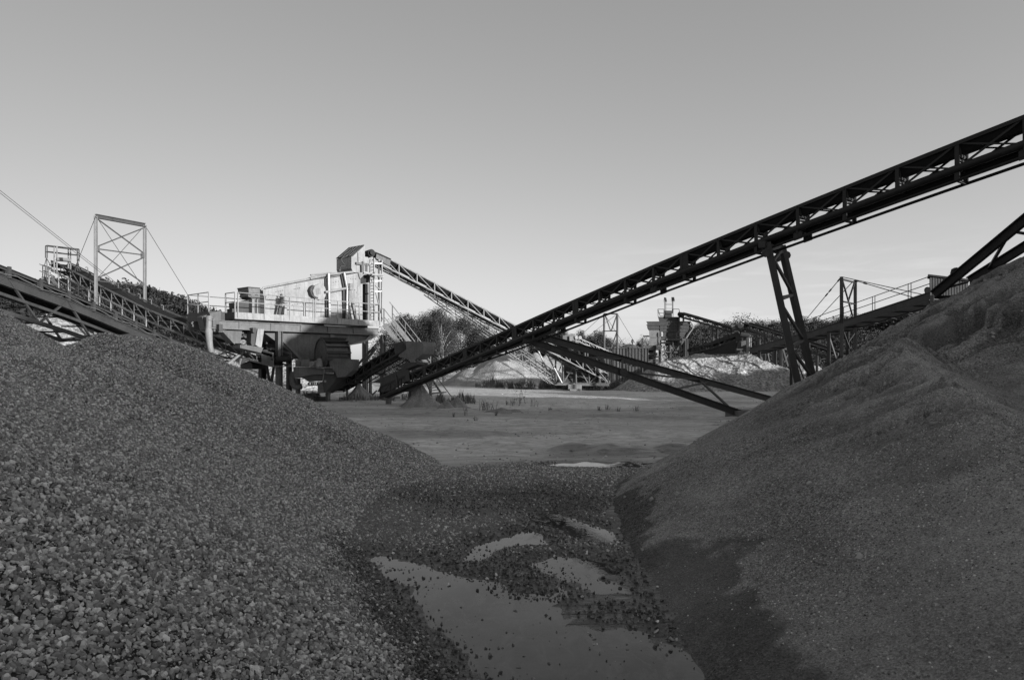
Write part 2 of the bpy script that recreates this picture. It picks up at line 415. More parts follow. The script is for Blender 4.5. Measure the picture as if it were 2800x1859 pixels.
def watermat():
    m, nt, b = newmat('muddy water'); co = objco(nt)
    n = noise(nt, co, 1.3, 4, 0.6)
    n2 = noise(nt, mapping(nt, co, (1.6,0.7,1), (0,0,0.5)), 3.0, 5, 0.7, 1.0)
    film = ramp(nt, n2, [(0.48,0),(0.66,1)])
    nt.links.new(mix(nt, math_(nt,'MULTIPLY',film,0.6), mix(nt, ramp(nt, n, [(0.35,0),(0.65,1)]), 0.03, 0.075), 0.12), b.inputs['Base Color'])
    nt.links.new(math_(nt,'MULTIPLY_ADD',film,0.14,0.03), b.inputs['Roughness']); b.inputs['IOR'].default_value = 1.38; b.inputs['Specular IOR Level'].default_value = 0.6
    bump(nt, b, noise(nt, co, 9.0, 3, 0.6), 0.06, 0.01)
    return m
M['water'] = watermat()
for (x0,x1,y0,y1,z) in ((-3.0,2.6,2.5,10.6,0.0),(-0.6,4.6,13.6,16.2,0.0)):
    mb = MB(); mb.add([(x0,y0,z),(x1,y0,z),(x1,y1,z),(x0,y1,z)], [(0,1,2,3)])
    obj_from('water', mb.mesh('water', 'water'), kind='structure')

# ------------------------------------------------------------------ stones: a few shapes, scattered over gravel by geometry nodes
def stonemat(name, lo, hi, wet=False):
    m, nt, b = newmat(name); co = objco(nt)
    oi = nt.nodes.new('ShaderNodeObjectInfo')
    n = noise(nt, mapping(nt, co, (1,1,2.2)), 1.4, 5, 0.65)
    c = mix(nt, ramp(nt, oi.outputs['Random'], [(0,0),(0.4,0.16),(0.75,0.45),(0.93,0.8),(1,1)]), lo, hi)
    c = mix(nt, 1.0, c, ramp(nt, n, [(0.3,0.72),(0.68,1.0)]), 'MULTIPLY')
    nt.links.new(c, b.inputs['Base Color']); b.inputs['Roughness'].default_value = 0.4 if wet else 0.85
    b.inputs['Specular IOR Level'].default_value = 0.5 if wet else 0.3
    bump(nt, b, n, 0.25, 0.10)
    return m
M['stone'] = stonemat('dry crushed stone', 0.18, 0.92)
M['wetstone'] = stonemat('wet crushed stone', 0.035, 0.26, True)
def stone_set(cname, mat, n=9, seed=3, flat=0.66):
    r = random.Random(seed); col = bpy.data.collections.new(cname)
    for k in range(n):
        bm = bmesh.new(); sx, sy, sz = r.uniform(0.8,1.25), r.uniform(0.6,0.9), r.uniform(flat*0.75,flat*1.25)
        for i in range(r.choice((9,11,13,16))):
            d = V((r.gauss(0,1), r.gauss(0,1), r.gauss(0,1))).normalized()*r.uniform(0.75,1.05)
            bm.verts.new((d.x*sx*0.5, d.y*sy*0.5, d.z*sz*0.5))
        res = bmesh.ops.convex_hull(bm, input=bm.verts[:])
        bmesh.ops.delete(bm, geom=[v for v in bm.verts if not v.link_faces], context='VERTS')
        bmesh.ops.bevel(bm, geom=bm.edges[:], offset=0.014, segments=1, affect='EDGES', clamp_overlap=True)
        me = bpy.data.meshes.new('stone'); bm.to_mesh(me); bm.free(); me.materials.append(M[mat])
        o = bpy.data.objects.new('stone', me); col.objects.link(o)
    return col
ST_DRY = stone_set('dry stones', 'stone', 10, 3); ST_WET = stone_set('wet stones', 'wetstone', 8, 9)
def scatter(name, me, col, size, smin, smax, seed, parent=None, dens='dens', tilt=0.6, **kw):
    o = obj_from(name, me, parent=parent, **kw)
    ng = bpy.data.node_groups.new(name+' scatter', 'GeometryNodeTree')
    ng.interface.new_socket('Geometry', in_out='INPUT', socket_type='NodeSocketGeometry')
    ng.interface.new_socket('Geometry', in_out='OUTPUT', socket_type='NodeSocketGeometry')
    gi = ng.nodes.new('NodeGroupInput'); go = ng.nodes.new('NodeGroupOutput')
    d = ng.nodes.new('GeometryNodeDistributePointsOnFaces'); d.distribute_method = 'RANDOM'; d.inputs['Seed'].default_value = seed
    na = ng.nodes.new('GeometryNodeInputNamedAttribute'); na.data_type = 'FLOAT'; na.inputs['Name'].default_value = dens
    ng.links.new(gi.outputs[0], d.inputs['Mesh']); ng.links.new(na.outputs['Attribute'], d.inputs['Density'])
    ci = ng.nodes.new('GeometryNodeCollectionInfo'); ci.inputs['Collection'].default_value = col
    ci.inputs['Separate Children'].default_value = True; ci.inputs['Reset Children'].default_value = True
    ip = ng.nodes.new('GeometryNodeInstanceOnPoints'); ip.inputs['Pick Instance'].default_value = True
    rv = ng.nodes.new('FunctionNodeRandomValue'); rv.data_type = 'FLOAT_VECTOR'
    rv.inputs[0].default_value = (-tilt,-tilt,0); rv.inputs[1].default_value = (tilt,tilt,6.283)
    rs = ng.nodes.new('FunctionNodeRandomValue'); rs.data_type = 'FLOAT'; rs.inputs[2].default_value = 0; rs.inputs[3].default_value = 1; rs.inputs['Seed'].default_value = 5
    pw = ng.nodes.new('ShaderNodeMath'); pw.operation = 'POWER'; pw.inputs[1].default_value = 2.2
    mr = ng.nodes.new('ShaderNodeMath'); mr.operation = 'MULTIPLY_ADD'; mr.inputs[1].default_value = (smax-smin)*size; mr.inputs[2].default_value = smin*size
    ng.links.new(rs.outputs[1], pw.inputs[0]); ng.links.new(pw.outputs[0], mr.inputs[0])
    ng.links.new(d.outputs['Points'], ip.inputs['Points']); ng.links.new(ci.outputs[0], ip.inputs['Instance'])
    rr = ng.nodes.new('FunctionNodeRotateEuler') if False else None
    ng.links.new(rv.outputs[0], ip.inputs['Rotation']); ng.links.new(mr.outputs[0], ip.inputs['Scale'])
    ng.links.new(ip.outputs[0], go.inputs[0])
    md = o.modifiers.new('scatter', 'NODES'); md.node_group = ng
    return o

# ------------------------------------------------------------------ left gravel heap
lx = axis((-22,-10,0.4),(-10,0.6,0.09)); ly = axis((-9,0,0.4),(0,17.5,0.1),(17.5,24,0.4))
LX, LY = np.meshgrid(lx, ly)
def toe_x(y):
    return np.interp(y, [-9,2,4.75,6.2,7.4,8.4,9.5,10.5,12.5,14.1,15], [0.4,0.3,-0.30,-0.95,-1.5,-1.85,-2.02,-2.07,-1.85,-1.55,-1.8])
W1 = 0.25*fbm(LX*0.5, LY*0.5, 3, 101)
c1 = cones(LX+W1, LY+W1, ridge((-7.5,14.3,2.86),(-8.25,14.0,2.92),0.47,6)+ridge((-7.5,14.3,2.86),(-6.6,14.5,2.45),0.47,5))
c2 = cones(LX+W1, LY, [(-11.8,12.6,4.45,0.61),(-15,9,5.0,0.5)])
near = np.minimum(0.47*(toe_x(LY)-LX), 3.4-0.25*np.maximum(0,-LY))
near = np.where(LY > 12.6, near-0.8*(LY-12.6), near)
near = np.minimum(near, 2.35+0.6*np.maximum(0,(-7.5-LX))*0.2)
def smax(a, b, k): 
    h = np.clip(0.5+0.5*(a-b)/k, 0, 1); return b*(1-h)+a*h+k*h*(1-h)*0.9
LHt = smax(smax(c1, near, 0.25), c2, 0.2)
toe_soft = smooth(-0.15,0.5,LHt)
LHt = LHt*0.98-0.03+0.10*fbm(LX*0.9,LY*0.9,4,110)*toe_soft+0.03*fbm(LX*4,LY*4,3,120)
LHt = np.where(LY > 14.3, LHt-0.5*(LY-14.3)**2*0.1, LHt)
dist = np.hypot(LX, LY)
densL = np.where((LHt > -0.06) & (LX > -1.0*LY-3.0) & (LY > 0.6), 4000.0, 0.0)
densL = np.where(dist > 11, densL*0.8, densL)
lwet = np.zeros_like(LHt)
M['gapshade'] = sandmat('gravel bed with gap shade in its colour', 0.028, 0.055, 30, 1.0, 0.6, 0.8, 0.03)  # near-black bed colour stands in for the shade in the gaps
TL = Thing('gravel_heap', 'big heap of angular crushed stone filling the left foreground', 'gravel heap', (-6,9,0))
mound = obj_from('mound', grid_mesh('mound', lx, ly, LHt, M['gapshade'], keep=LHt > -0.09, off=(-6,9,0)), parent=TL.o)
# damp stones along the foot of the heap
hs = LHt/0.47
wetline = smooth(0.30,0.10, LHt+0.14*fbm(LX*1.4,LY*1.4,3,130))*smooth(9.0,7.6,LY)
stones = scatter('stones', grid_mesh('stones', lx, ly, LHt, M['gapshade'], keep=densL > 0, attrs={'dens':densL*(1-wetline*0.85)}, off=(-6,9,0)), ST_DRY, 0.031, 0.45, 2.2, 1, parent=TL.o, kind='stuff', tilt=3.14)
wets = scatter('damp_stones', grid_mesh('damp_stones', lx, ly, LHt, M['gapshade'], keep=densL*wetline > 1, attrs={'dens':densL*wetline*0.7}, off=(-6,9,0)), ST_WET, 0.042, 0.5, 1.6, 2, parent=TL.o, kind='stuff', tilt=3.14)
# loose stones on the floor between the heaps
fx = axis((-3.4,3.8,0.09)); fy = axis((2.6,17.0,0.09)); FX, FY = np.meshgrid(fx, fy); FH, FS = ground_fields(FX, FY)
fwet = np.clip(smooth(0.45,0.02, FS+0.25*fbm(FX*0.9,FY*0.9,4,70)),0,1)
fwet = np.maximum(fwet, smooth(-0.15,0.45, 0.9-np.hypot((FX-0.1)/2.5,(FY-10.8)/1.45)+0.5*fbm(FX*0.9,FY*0.9,4,70)))
fwet = np.maximum(fwet, smooth(8.6,7.6,FY))
edgeF = 14.6+1.3*fbm(FX*0.5,FY*0.35,4,60)
fwet = fwet*np.clip(0.93+0.5*fbm(FX*1.6,FY*1.6,4,147),0.6,1)
dn = 800*smooth(edgeF+0.9,edgeF-0.5,FY)*smooth(0.02,0.16,FS)
dn = np.where(FS < 0.05, 70*smooth(0.3,-0.1,fbm(FX*1.3,FY*1.3,3,140)-0.12)*smooth(6.4,5.2,FY)+9*(FY<9)+260*(FY<8.3)*smooth(-0.16,0.0,FS)*smooth(-0.05,0.25,fbm(FX*2.2,FY*2.2,3,145)+0.1), dn)
dn = np.where((FY < 10.6) & (FY > 8.7) & (FX < -0.1), dn*0.55, dn)
dn = dn*smooth(0.10,-0.02, FX-(1.30+np.maximum(0,FY-10)*0.35))
def islands(X, Y):
    v = np.zeros_like(X)
    for (a, b, ra, rb) in ((0.02,7.2,0.62,0.55),(0.35,6.55,0.40,0.24),(0.85,6.0,0.30,0.16),(0.55,7.1,0.14,0.25),(-1.22,7.32,0.22,0.07),(-0.98,7.0,0.16,0.07),(-0.72,6.75,0.10,0.05),(0.95,6.9,0.08,0.12)):
        v = np.maximum(v, smooth(1.25,0.75,np.hypot((X-a)/ra,(Y-b)/rb)+0.5*fbm(X*3,Y*3,3,150)))
    return v
dn = np.maximum(dn, 620*islands(FX, FY))
FHs = np.maximum(FH+0.004, np.where(FS < 0.2, -0.006, -1.0))
scatter('gravel', grid_mesh('gravel', fx, fy, FHs, M['gapshade'], attrs={'dens':dn*(1-fwet)}), ST_DRY, 0.038, 0.4, 1.7, 21, kind='stuff', tilt=3.14)
scatter('wet_gravel', grid_mesh('wet_gravel', fx, fy, FHs, M['gapshade'], attrs={'dens':dn*fwet}), ST_WET, 0.038, 0.4, 1.7, 22, kind='stuff', tilt=3.14)

# clods and stray stones over the open yard
qx = axis((-16,22,0.5)); qy = axis((15,52,0.5)); QX, QY = np.meshgrid(qx, qy); QH, QS = ground_fields(QX, QY)
cl2 = fbm(QX*0.5,QY*1.0,4,160)
scatter('rubble', grid_mesh('rubble', qx, qy, QH, M['gapshade'], attrs={'dens':1.5*smooth(0.0,0.3,cl2)+22*smooth(0.26,0.4,cl2)+16*smooth(17.5,15.2,QY)}), ST_DRY, 0.05, 0.3, 2.2, 24, kind='stuff')
# ------------------------------------------------------------------ right sand heap
rx = axis((0.4,11,0.045),(11,20,0.3),(20,48,0.8)); ry = axis((-34,-6,1.2),(-6,2,0.4),(2,16.5,0.05),(16.5,36,0.5))
RX, RY = np.meshgrid(rx, ry)
AP = (23.0,12.8,12.3)
W2 = 0.30*fbm(RX*0.45,RY*0.45,3,201); 
rr_ = np.hypot(RX-AP[0], RY-AP[1]); th = np.arctan2(RY-AP[1], RX-AP[0])
main = AP[2]-0.61*rr_-0.75*smooth(4,11,rr_)
main = main+0.35*fbm(th*7,rr_*0.25,3,205)
fr = ridge((6.5,11.7,2.72),(5.9,10.6,2.62),0.60,5)+ridge((5.9,10.6,2.62),(4.15,5.6,1.56),0.58,16,0.56)+ridge((4.15,5.6,1.56),(3.6,2.0,1.1),0.56,10,0.5)
front = cones(RX+W2*0.6, RY+W2*0.5, fr)
lobe2 = cones(RX+W2, RY, [(9.0,12.8,3.78,0.60),(10.4,12.9,4.45,0.6),(8.0,9.0,2.2,0.55)]+ridge((18,-2,9.6),(20,-14,11.5),0.66,12))  # last ridge: unseen lobe added to keep the foreground in shade
RHt = smax(smax(front, main, 0.05), lobe2, 0.08)
# run-off gullies high on the slope, slump steps below the crest
warp = 0.5*fbm(RX*0.8,RY*0.8,3,210)
n1 = fbm(th*26+warp, rr_*0.35, 3, 211); n2 = fbm(th*60+warp*2, rr_*0.5, 2, 212)
gul = -np.exp(-(n1/0.05)**2)-0.85*np.exp(-(n2/0.07)**2)
hi_ = smooth(1.5,2.8,RHt)
patch = smooth(-0.12,0.12,fbm(RX*0.6,RY*0.6,3,213))
RHt = RHt+(0.30*gul+0.30*n1)*hi_*(0.35+0.65*patch)+0.05*fbm(RX*2.2,RY*2.2,4,215)
st = fbm(RX*0.7+RY*0.2,RY*0.7,4,217); RHt = RHt+0.26*(smooth(-0.012,0.012,st)-0.6)*smooth(1.9,2.9,RHt)
along = (RX*0.53+RY*0.85); across = (RX*0.85-RY*0.53)
m1 = fbm(along*3.6+0.25*fbm(RX*2,RY*2,2,218), across*0.55, 3, 219)
gul2 = m1-0.6*np.exp(-(m1/0.05)**2)
up2 = smooth(0.9,2.0,RHt)*smooth(8.5,6.0,RX)*smooth(-0.2,0.1,fbm(RX*0.7,RY*0.7,3,222))
RHt = RHt+0.17*gul2*up2
RHt = RHt+0.020*fbm(RX*7,RY*7,3,220)-0.03
wet_shade = smooth(0.33,0.27, RHt-0.10*smooth(7.0,4.6,RY)+0.42*fbm(RX*0.9,RY*0.9,4,230)+0.14*fbm(RX*4,RY*4,3,231))*smooth(14.5,12.5,RY)
wet_shade = np.maximum(wet_shade, 0.6*smooth(0.05,0.2,fbm(RX*0.7,RY*0.4,4,240))*smooth(1.0,2.2,RHt))
wet_shade = np.maximum(wet_shade, 0.9*hi_*smooth(-0.15,-0.6,gul))  # damp gullies, also darkened by depth to paint in their weak shade
wet_shade = np.maximum(wet_shade, 0.85*up2*smooth(-0.02,-0.35,gul2))
drysand = smooth(0.0,0.3,fbm(RX*1.1,RY*1.1,4,250))
def heapmat():
    m, nt, b = newmat('crushed sand'); co = objco(nt)
    big = noise(nt, co, 0.7, 5, 0.6, 0.5); med = noise(nt, co, 7, 5, 0.65)
    fine = noise(nt, co, 70, 3, 0.8)
    vor = N(nt, 'ShaderNodeTexVoronoi', i_Scale=50.0); nt.links.new(co, vor.inputs['Vector'])
    c = mix(nt, ramp(nt, big, [(0.36,0),(0.64,1)]), 0.52, 0.80)
    c = mix(nt, 1.0, c, ramp(nt, med, [(0.3,0.78),(0.7,1)]), 'MULTIPLY')
    rough_area = ramp(nt, noise(nt, co, 0.45, 3, 0.5), [(0.35,0.35),(0.6,1)])
    spk = mix(nt, rough_area, 1.0, ramp(nt, vor.outputs['Color'], [(0.0,0.12),(0.4,0.5),(0.75,0.85),(1.0,1.0)]))
    c = mix(nt, 1.0, c, spk, 'MULTIPLY')
    c = mix(nt, 1.0, c, ramp(nt, fine, [(0.32,0.35),(0.66,1)]), 'MULTIPLY')
    c = mix(nt, attr(nt,'wet'), c, mix(nt, 1.0, c, 0.45, 'MULTIPLY'))
    nt.links.new(c, b.inputs['Base Color']); b.inputs['Roughness'].default_value = 0.9; b.inputs['Specular IOR Level'].default_value = 0.2
    h = math_(nt,'ADD', math_(nt,'MULTIPLY',vor.outputs['Distance'],0.35), math_(nt,'MULTIPLY',med,1.6))
    h = math_(nt,'ADD', h, math_(nt,'MULTIPLY',fine,0.4))
    bump(nt, b, h, 1.0, 0.04)
    return m
M['heap'] = heapmat()
sand_r = grid_mesh('sand_heap', rx, ry, RHt, M['heap'], keep=RHt > -0.12, attrs={'wet':wet_shade}, off=(12,12,0))
M['grain'] = stonemat('coarse sand grains', 0.10, 0.95)
ST_GRAIN = stone_set('grains', 'grain', 6, 31)
TR = Thing('sand_heap', 'tall heap of crushed sand with a gullied crest in the right foreground', 'sand heap', (12,12,0))
obj_from('mound', sand_r, parent=TR.o)
rd = np.hypot(RX,RY)
M['clod'] = stonemat('caked sand', 0.30, 0.55)
ST_CLOD = stone_set('clods', 'clod', 6, 77, 0.7)
dC_ = 40*smooth(1.4,2.2,RHt)*smooth(0.0,0.3,fbm(RX*1.2,RY*1.2,3,265))*(RX < 0.82*RY+0.5)*(RY > 3)+3*(RHt > 0.1)*(RX < 0.82*RY+0.5)*(RY > 3)
scatter('clods', grid_mesh('clods', rx, ry, RHt, M['heap'], keep=dC_ > 0.01, attrs={'dens':dC_}, off=(12,12,0)), ST_CLOD, 0.05, 0.4, 2.2, 43, parent=TR.o, kind='stuff')
dG = np.where((RHt > -0.02) & (rd < 11.5) & (RX < 0.95*RY+1.5) & (RY > 1.8) & (RHt < 3.0), 1.0, 0.0)*smooth(11.5,7.5,rd)
dG = dG*(0.25+0.75*smooth(-0.15,0.15,fbm(RX*0.45+9,RY*0.45,3,260)))*smooth(2.6,1.6,RHt)
scatter('grains', grid_mesh('grains', rx, ry, RHt, M['heap'], keep=dG > 0.01, attrs={'dens':dG*3200*(1-np.clip(wet_shade,0,1)*0.92)}, off=(12,12,0)), ST_GRAIN, 0.016, 0.5, 1.7, 41, parent=TR.o, kind='stuff')
# ------------------------------------------------------------------ far heaps
M['farsand'] = sandmat('washed sand', 0.28, 0.42, 14, 0.6, 0.35, 0.7, 0.08)
M['fargravel'] = sandmat('pale gravel', 0.30, 0.46, 6, 0.5, 0.8, 1.0, 0.16)
M['darkgravel'] = sandmat('dark gravel', 0.08, 0.14, 14, 0.6, 0.5, 0.7, 0.08)
M['conesand'] = sandmat('spilled sand', 0.24, 0.36, 30, 1.5, 0.4, 0.6, 0.05)
def heap(name, cs, mat, res, label, cat='gravel heap', seed=0, rough=0.12, pad=1.0, lump=0.6, group=None, rill=0.0):
    x0 = min(c[0]-(c[2]+.1)/c[3] for c in cs)-pad; x1 = max(c[0]+(c[2]+.1)/c[3] for c in cs)+pad
    y0 = min(c[1]-(c[2]+.1)/c[3] for c in cs)-pad; y1 = max(c[1]+(c[2]+.1)/c[3] for c in cs)+pad
    X, Y = np.meshgrid(np.arange(x0, x1, res), np.arange(y0, y1, res))
    w = lump*fbm(X*0.35, Y*0.35, 3, seed)
    h = cones(X+w, Y-w, cs)
    h = np.where(h > -0.5, h, -0.5+0.02*(h+0.5))
    up = smooth(0.2, 1.2, h)
    h = h+rough*2*fbm(X*0.9, Y*0.9, 4, seed+5)*up+rough*fbm(X*3.5, Y*3.5, 3, seed+9)*np.clip(up,0.2,1)
    if rill: h = h+rill*fbm(X*1.6, Y*0.5, 3, seed+13)*up
    zt = np.max([c[2] for c in cs]); cx = float(np.mean([c[0] for c in cs])); cy = float(np.mean([c[1] for c in cs]))
    me = grid_mesh(name, X[0], Y[:,0], h, M[mat], keep=h > -0.1, off=(cx,cy,0))
    return obj_from(name, me, (cx,cy,0), label, cat, group)
def apex(px, py, d): p = P(px, py, d); return (p.x, p.y, p.z)
a = apex(1374,958,72)
heap('sand_heap', [(a[0],a[1],a[2],0.61),(a[0]-3.2,a[1]-1.0,2.0,0.58),(a[0]+2.6,a[1]+0.6,2.3,0.6)], 'farsand', 0.22, 'pale conical sand heap across the yard beneath the crossing of the two conveyors', 'sand heap', 301, 0.10)
a = apex(1464,962,88); b_ = apex(1500,966,90)
heap('sand_heap', [(a[0],a[1],a[2],0.62),(b_[0],b_[1],b_[2],0.62),(b_[0]+4,b_[1],3.0,0.62)], 'farsand', 0.3, 'twin peaked pale sand heap behind the lattice struts of the feeding conveyor', 'sand heap', 311, 0.12)
pr = [(1812,986,57),(1836,976,58),(1870,973,58.5),(1906,962,59),(1951,970,59),(2000,967,59.5),(2043,961,59.5),(2072,975,59.5),(2120,992,59.5),(2168,1012,59)]
pts = [apex(*p) for p in pr]; cs = []
for p, q in zip(pts[:-1], pts[1:]): cs += ridge(p, q, 0.60, 4)
p6 = pts[6]
cs += [(p6[0]-1.7, p6[1]-2.6, 2.0, 0.75), (p6[0]-4.5, p6[1]-2.5, 1.9, 0.7), (p6[0]+2.3, p6[1]-2.4, 1.7, 0.7)]
heap('gravel_heap', cs, 'fargravel', 0.2, 'long pale heap of coarse gravel with a lumpy crest beyond the inclined strut', 'gravel heap', 321, 0.14, rill=0.10)
a = apex(2196,982,76)
heap('gravel_heap', [(a[0],a[1],a[2],0.55),(a[0]+3,a[1],1.9,0.55)], 'fargravel', 0.3, 'small pale gravel heap seen behind the foot of the dark trestle leg', 'gravel heap', 331, 0.2)
a = apex(690,897,64)
heap('gravel_heap', [(a[0],a[1],a[2],0.62),(a[0]+3.6,a[1]-0.5,a[2]-0.7,0.62),(a[0]-2.5,a[1]+1.0,4.6,0.62)], 'fargravel', 0.3, 'pale gravel heap seen between the legs of the screening plant', 'gravel heap', 341, 0.12)
a = apex(143,851,46)
heap('gravel_heap', [(a[0],a[1],a[2],0.62)], 'fargravel', 0.25, 'pale peaked gravel heap behind the truss of the dark conveyor at far left', 'gravel heap', 351, 0.06)
# spill cones below the belts
def cone(px, py, d, R, label, k=1.6, seed=0):
    p = P(px, py, d); mb = MB(); n, m = 28, 12; vs = []
    for i in range(m+1):
        t = i/m; r = R*t; z = max(p.z,0.05)*((1-t)**k)*(1.0)
        for j in range(n):
            an = 2*math.pi*j/n; q = 1+0.16*math.sin(an*3+seed)+0.10*math.sin(an*7+seed*2)
            vs.append((p.x+r*q*math.cos(an), p.y+r*q*math.sin(an), z-0.04*t+0.02*math.sin(an*5+i+seed)*t*(1-t)*4))
    fs = [(i*n+j, i*n+(j+1)%n, (i+1)*n+(j+1)%n, (i+1)*n+j) for i in range(m) for j in range(n)]
    mb.add(vs, fs)
    single('sand_cone', mb, 'conesand', label, 'sand pile', 'small cones of sand on the yard floor', smooth=True)
cone(980.6,1046,41.2,1.15,'rounded cone of spilled sand under the short conveyor beside the bucket wheel',1.35,1)
cone(1149,1040,34.9,1.5,'tall slender flared cone of spilled sand under the tail of the long dark conveyor',2.2,2)
cone(1220,1091,33.0,0.62,'small pointed sand cone just right of the tall flared one',1.4,3)
cone(1251,1081,33.6,0.85,'second small pointed sand cone, slightly taller, furthest from the conveyor tail',1.5,4)
cone(1371,1114,31.0,1.0,'low flat mound of sand among the weeds on the yard',1.3,5)
cone(1408,1118,31.2,0.8,'lowest little sand mound at the right of the weeds',1.3,6)

# ------------------------------------------------------------------ hill with its wood, trees
def leafmat(name, lo, hi):
    m, nt, b = newmat(name)
    gm = nt.nodes.new('ShaderNodeNewGeometry')
    c = mix(nt, gm.outputs['Random Per Island'], lo, hi)
    nt.links.new(c, b.inputs['Base Color']); b.inputs['Roughness'].default_value = 0.75; b.inputs['Specular IOR Level'].default_value = 0.25
    return m
M['leaf'] = leafmat('leaves', 0.012, 0.055); M['leaf2'] = leafmat('silvery leaves', 0.025, 0.08); M['needle'] = leafmat('dark needles', 0.012, 0.04)
M['bark'] = steel('bark', 0.09, 0.4, 0.03, 0.5, 0.9); M['birch'] = steel('pale bark', 0.42, 0.4, 0.08, 0.2, 0.8)
M['weed'] = leafmat('weeds', 0.06, 0.2); M['hillside'] = sandmat('hillside', 0.03, 0.06, 4, 0.3, 0.4, 0.4, 0.1)
def leaves_np(centers, sizes, r):
    n = len(centers); a = r.normal(size=(n,3)); a /= np.linalg.norm(a,axis=1)[:,None]
    b = np.cross(a, r.normal(size=(n,3))); b /= np.linalg.norm(b,axis=1)[:,None]
    s = sizes[:,None]; c = np.cross(a, b)
    q = np.stack([centers-a*s*.5, centers+b*s*.32+c*s*.08, centers+a*s*.5, centers-b*s*.32+c*s*.08], 1).reshape(-1,3)
    return q
def quad_mesh(name, q, mat):
    n = len(q)//4; me = bpy.data.meshes.new(name)
    me.vertices.add(len(q)); me.vertices.foreach_set('co', q.astype(np.float32).ravel())
    me.loops.add(len(q)); me.loops.foreach_set('vertex_index', np.arange(len(q), dtype=np.int32))
    me.polygons.add(n); me.polygons.foreach_set('loop_start', np.arange(0, len(q), 4, dtype=np.int32))
    me.update(calc_edges=True); me.materials.append(M[mat]); return me
def crown_pts(r, H, W, nclump, nleaf, low=0.25, spiky=0.0):
    pts = []; cl = []
    for k in range(nclump):
        t = r.uniform(low, 1.0); zz = H*0.95*t
        prof = np.sin(np.pi*min(1,max(0,(t-low*0.7)/(1.04-low*0.7))))**0.6
        an = r.uniform(0, 6.283); rad = W*0.5*prof*np.sqrt(r.uniform(0.05,1))
        c = np.array([rad*np.cos(an), rad*np.sin(an), zz]); cl.append(c)
        s = np.array([0.075*W, 0.075*W, 0.06*W*(1+spiky*2.2)])*r.uniform(0.6,1.35)
        pts.append(c+np.clip(r.normal(size=(nleaf,3)),-1.5,1.5)*s)
    return np.concatenate(pts), cl
def make_tree(name, label, H, W, nclump, nleaf, leaf, mat, bark, low, seed, group, spiky=0.0, trunks=1):
    r = np.random.default_rng(seed)
    t = Thing(name, label, 'tree', (0,0,0), group)
    pts, cl = crown_pts(r, H, W, nclump, nleaf, low, spiky)
    q = leaves_np(pts, leaf*r.uniform(0.6,1.3,len(pts)), r)
    o = bpy.data.objects.new('crown', quad_mesh('crown', q, mat)); COL.objects.link(o); o.parent = t.o
    mb = MB()
    for k in range(trunks):
        bx, by = (r.uniform(-.3,.3)*trunks*0.5, r.uniform(-.3,.3)*trunks*0.5) if trunks > 1 else (0,0)
        lean = r.uniform(-.25,.25,2)*(1 if trunks == 1 else 2.2); th = H*r.uniform(0.75,0.95)
        P_ = [V((bx+lean[0]*u*u*2+0.08*math.sin(u*7+k), by+lean[1]*u*u*2, th*u)) for u in (0,.2,.4,.6,.8,1)]
        mb.path(P_, [0.016*H*(1-0.8*u)*(1.0 if trunks == 1 else 0.7) for u in (0,.2,.4,.6,.8,1)], 6)
        for c in cl[k::max(1,len(cl)//7)][:7]:
            u = min(0.9, max(0.25, c[2]/th*0.65)); base = P_[0].lerp(P_[-1], u)
            mb.path([base, base.lerp(V(c),0.5)+V((0,0,0.04*H)), V(c)], [0.006*H,0.004*H,0.0015*H], 4)
    t.part('trunk', mb, bark)
    return t.o
def gz(d): return 0.0
# stand of trees behind the screening plant
proto = {
 'round': make_tree('leafy_tree', '', 9.0, 7.0, 260, 110, 0.16, 'leaf', 'bark', 0.2, 1, None),
 'birch': make_tree('birch_tree', '', 9.5, 5.0, 190, 80, 0.14, 'leaf2', 'birch', 0.38, 2, None, 0.4, 3),
 'tall':  make_tree('leafy_tree', '', 10.0, 5.5, 260, 110, 0.16, 'leaf', 'bark', 0.15, 3, None, 0.3),
 'bush':  make_tree('bushy_tree', '', 6.0, 6.5, 220, 90, 0.16, 'leaf2', 'bark', 0.06, 4, None, 0.4),
 'poplar': make_tree('poplar_tree', '', 9.0, 4.0, 220, 90, 0.15, 'leaf', 'bark', 0.1, 5, None, 0.7),
}
used = set()
def plant(kind, px, top, d, label, group, wid=1.0, rz=0):
    o = proto[kind]; H0 = {'round':9.0,'birch':9.5,'tall':10.0,'bush':6.0,'poplar':9.0}[kind]
    Hh = CAMH+(HY-top)/F*d; s = Hh/H0/1.02; x = (px-CX)/F*d
    if kind in used:
        c = copy_tree(o, (x,d,0), label, rz, (s*wid,s*wid,s), group)
    else:
        used.add(kind); c = o; c.location = (x,d,0); c.rotation_euler = (0,0,rz); c.scale = (s*wid,s*wid,s); c['label'] = label; c['group'] = group
    return c
gA = 'trees behind the screening plant'
plant('round', 1118, 858, 82, 'dark leafy tree standing just behind the steel stairs', gA, 0.9, 0.3)
plant('birch', 1166, 856, 76, 'birch with several white stems, first to the right of the stairs', gA, 0.9, 0)
plant('tall', 1196, 845, 84, 'tallest tree of the stand behind the plant, dense dark crown', gA, 0.95, 1.2)
plant('birch', 1216, 862, 74, 'birch with bent white stems in front of the tallest tree', gA, 0.85, 2.1)
plant('round', 1262, 866, 86, 'broad dark tree behind the lattice strut of the feeding conveyor', gA, 0.95, 2.0)
plant('round', 1310, 885, 90, 'lower dark tree at the right end of the stand, under the feeding conveyor', gA, 0.8, 4.0)
plant('bush', 1085, 900, 78, 'low bushy tree between the plant legs and the stairs', gA, 1.0, 1.0)
plant('bush', 1345, 918, 95, 'low bushy tree right behind the crossing of the conveyors', gA, 1.0, 2.0)
gB = 'trees behind the small guyed mast'
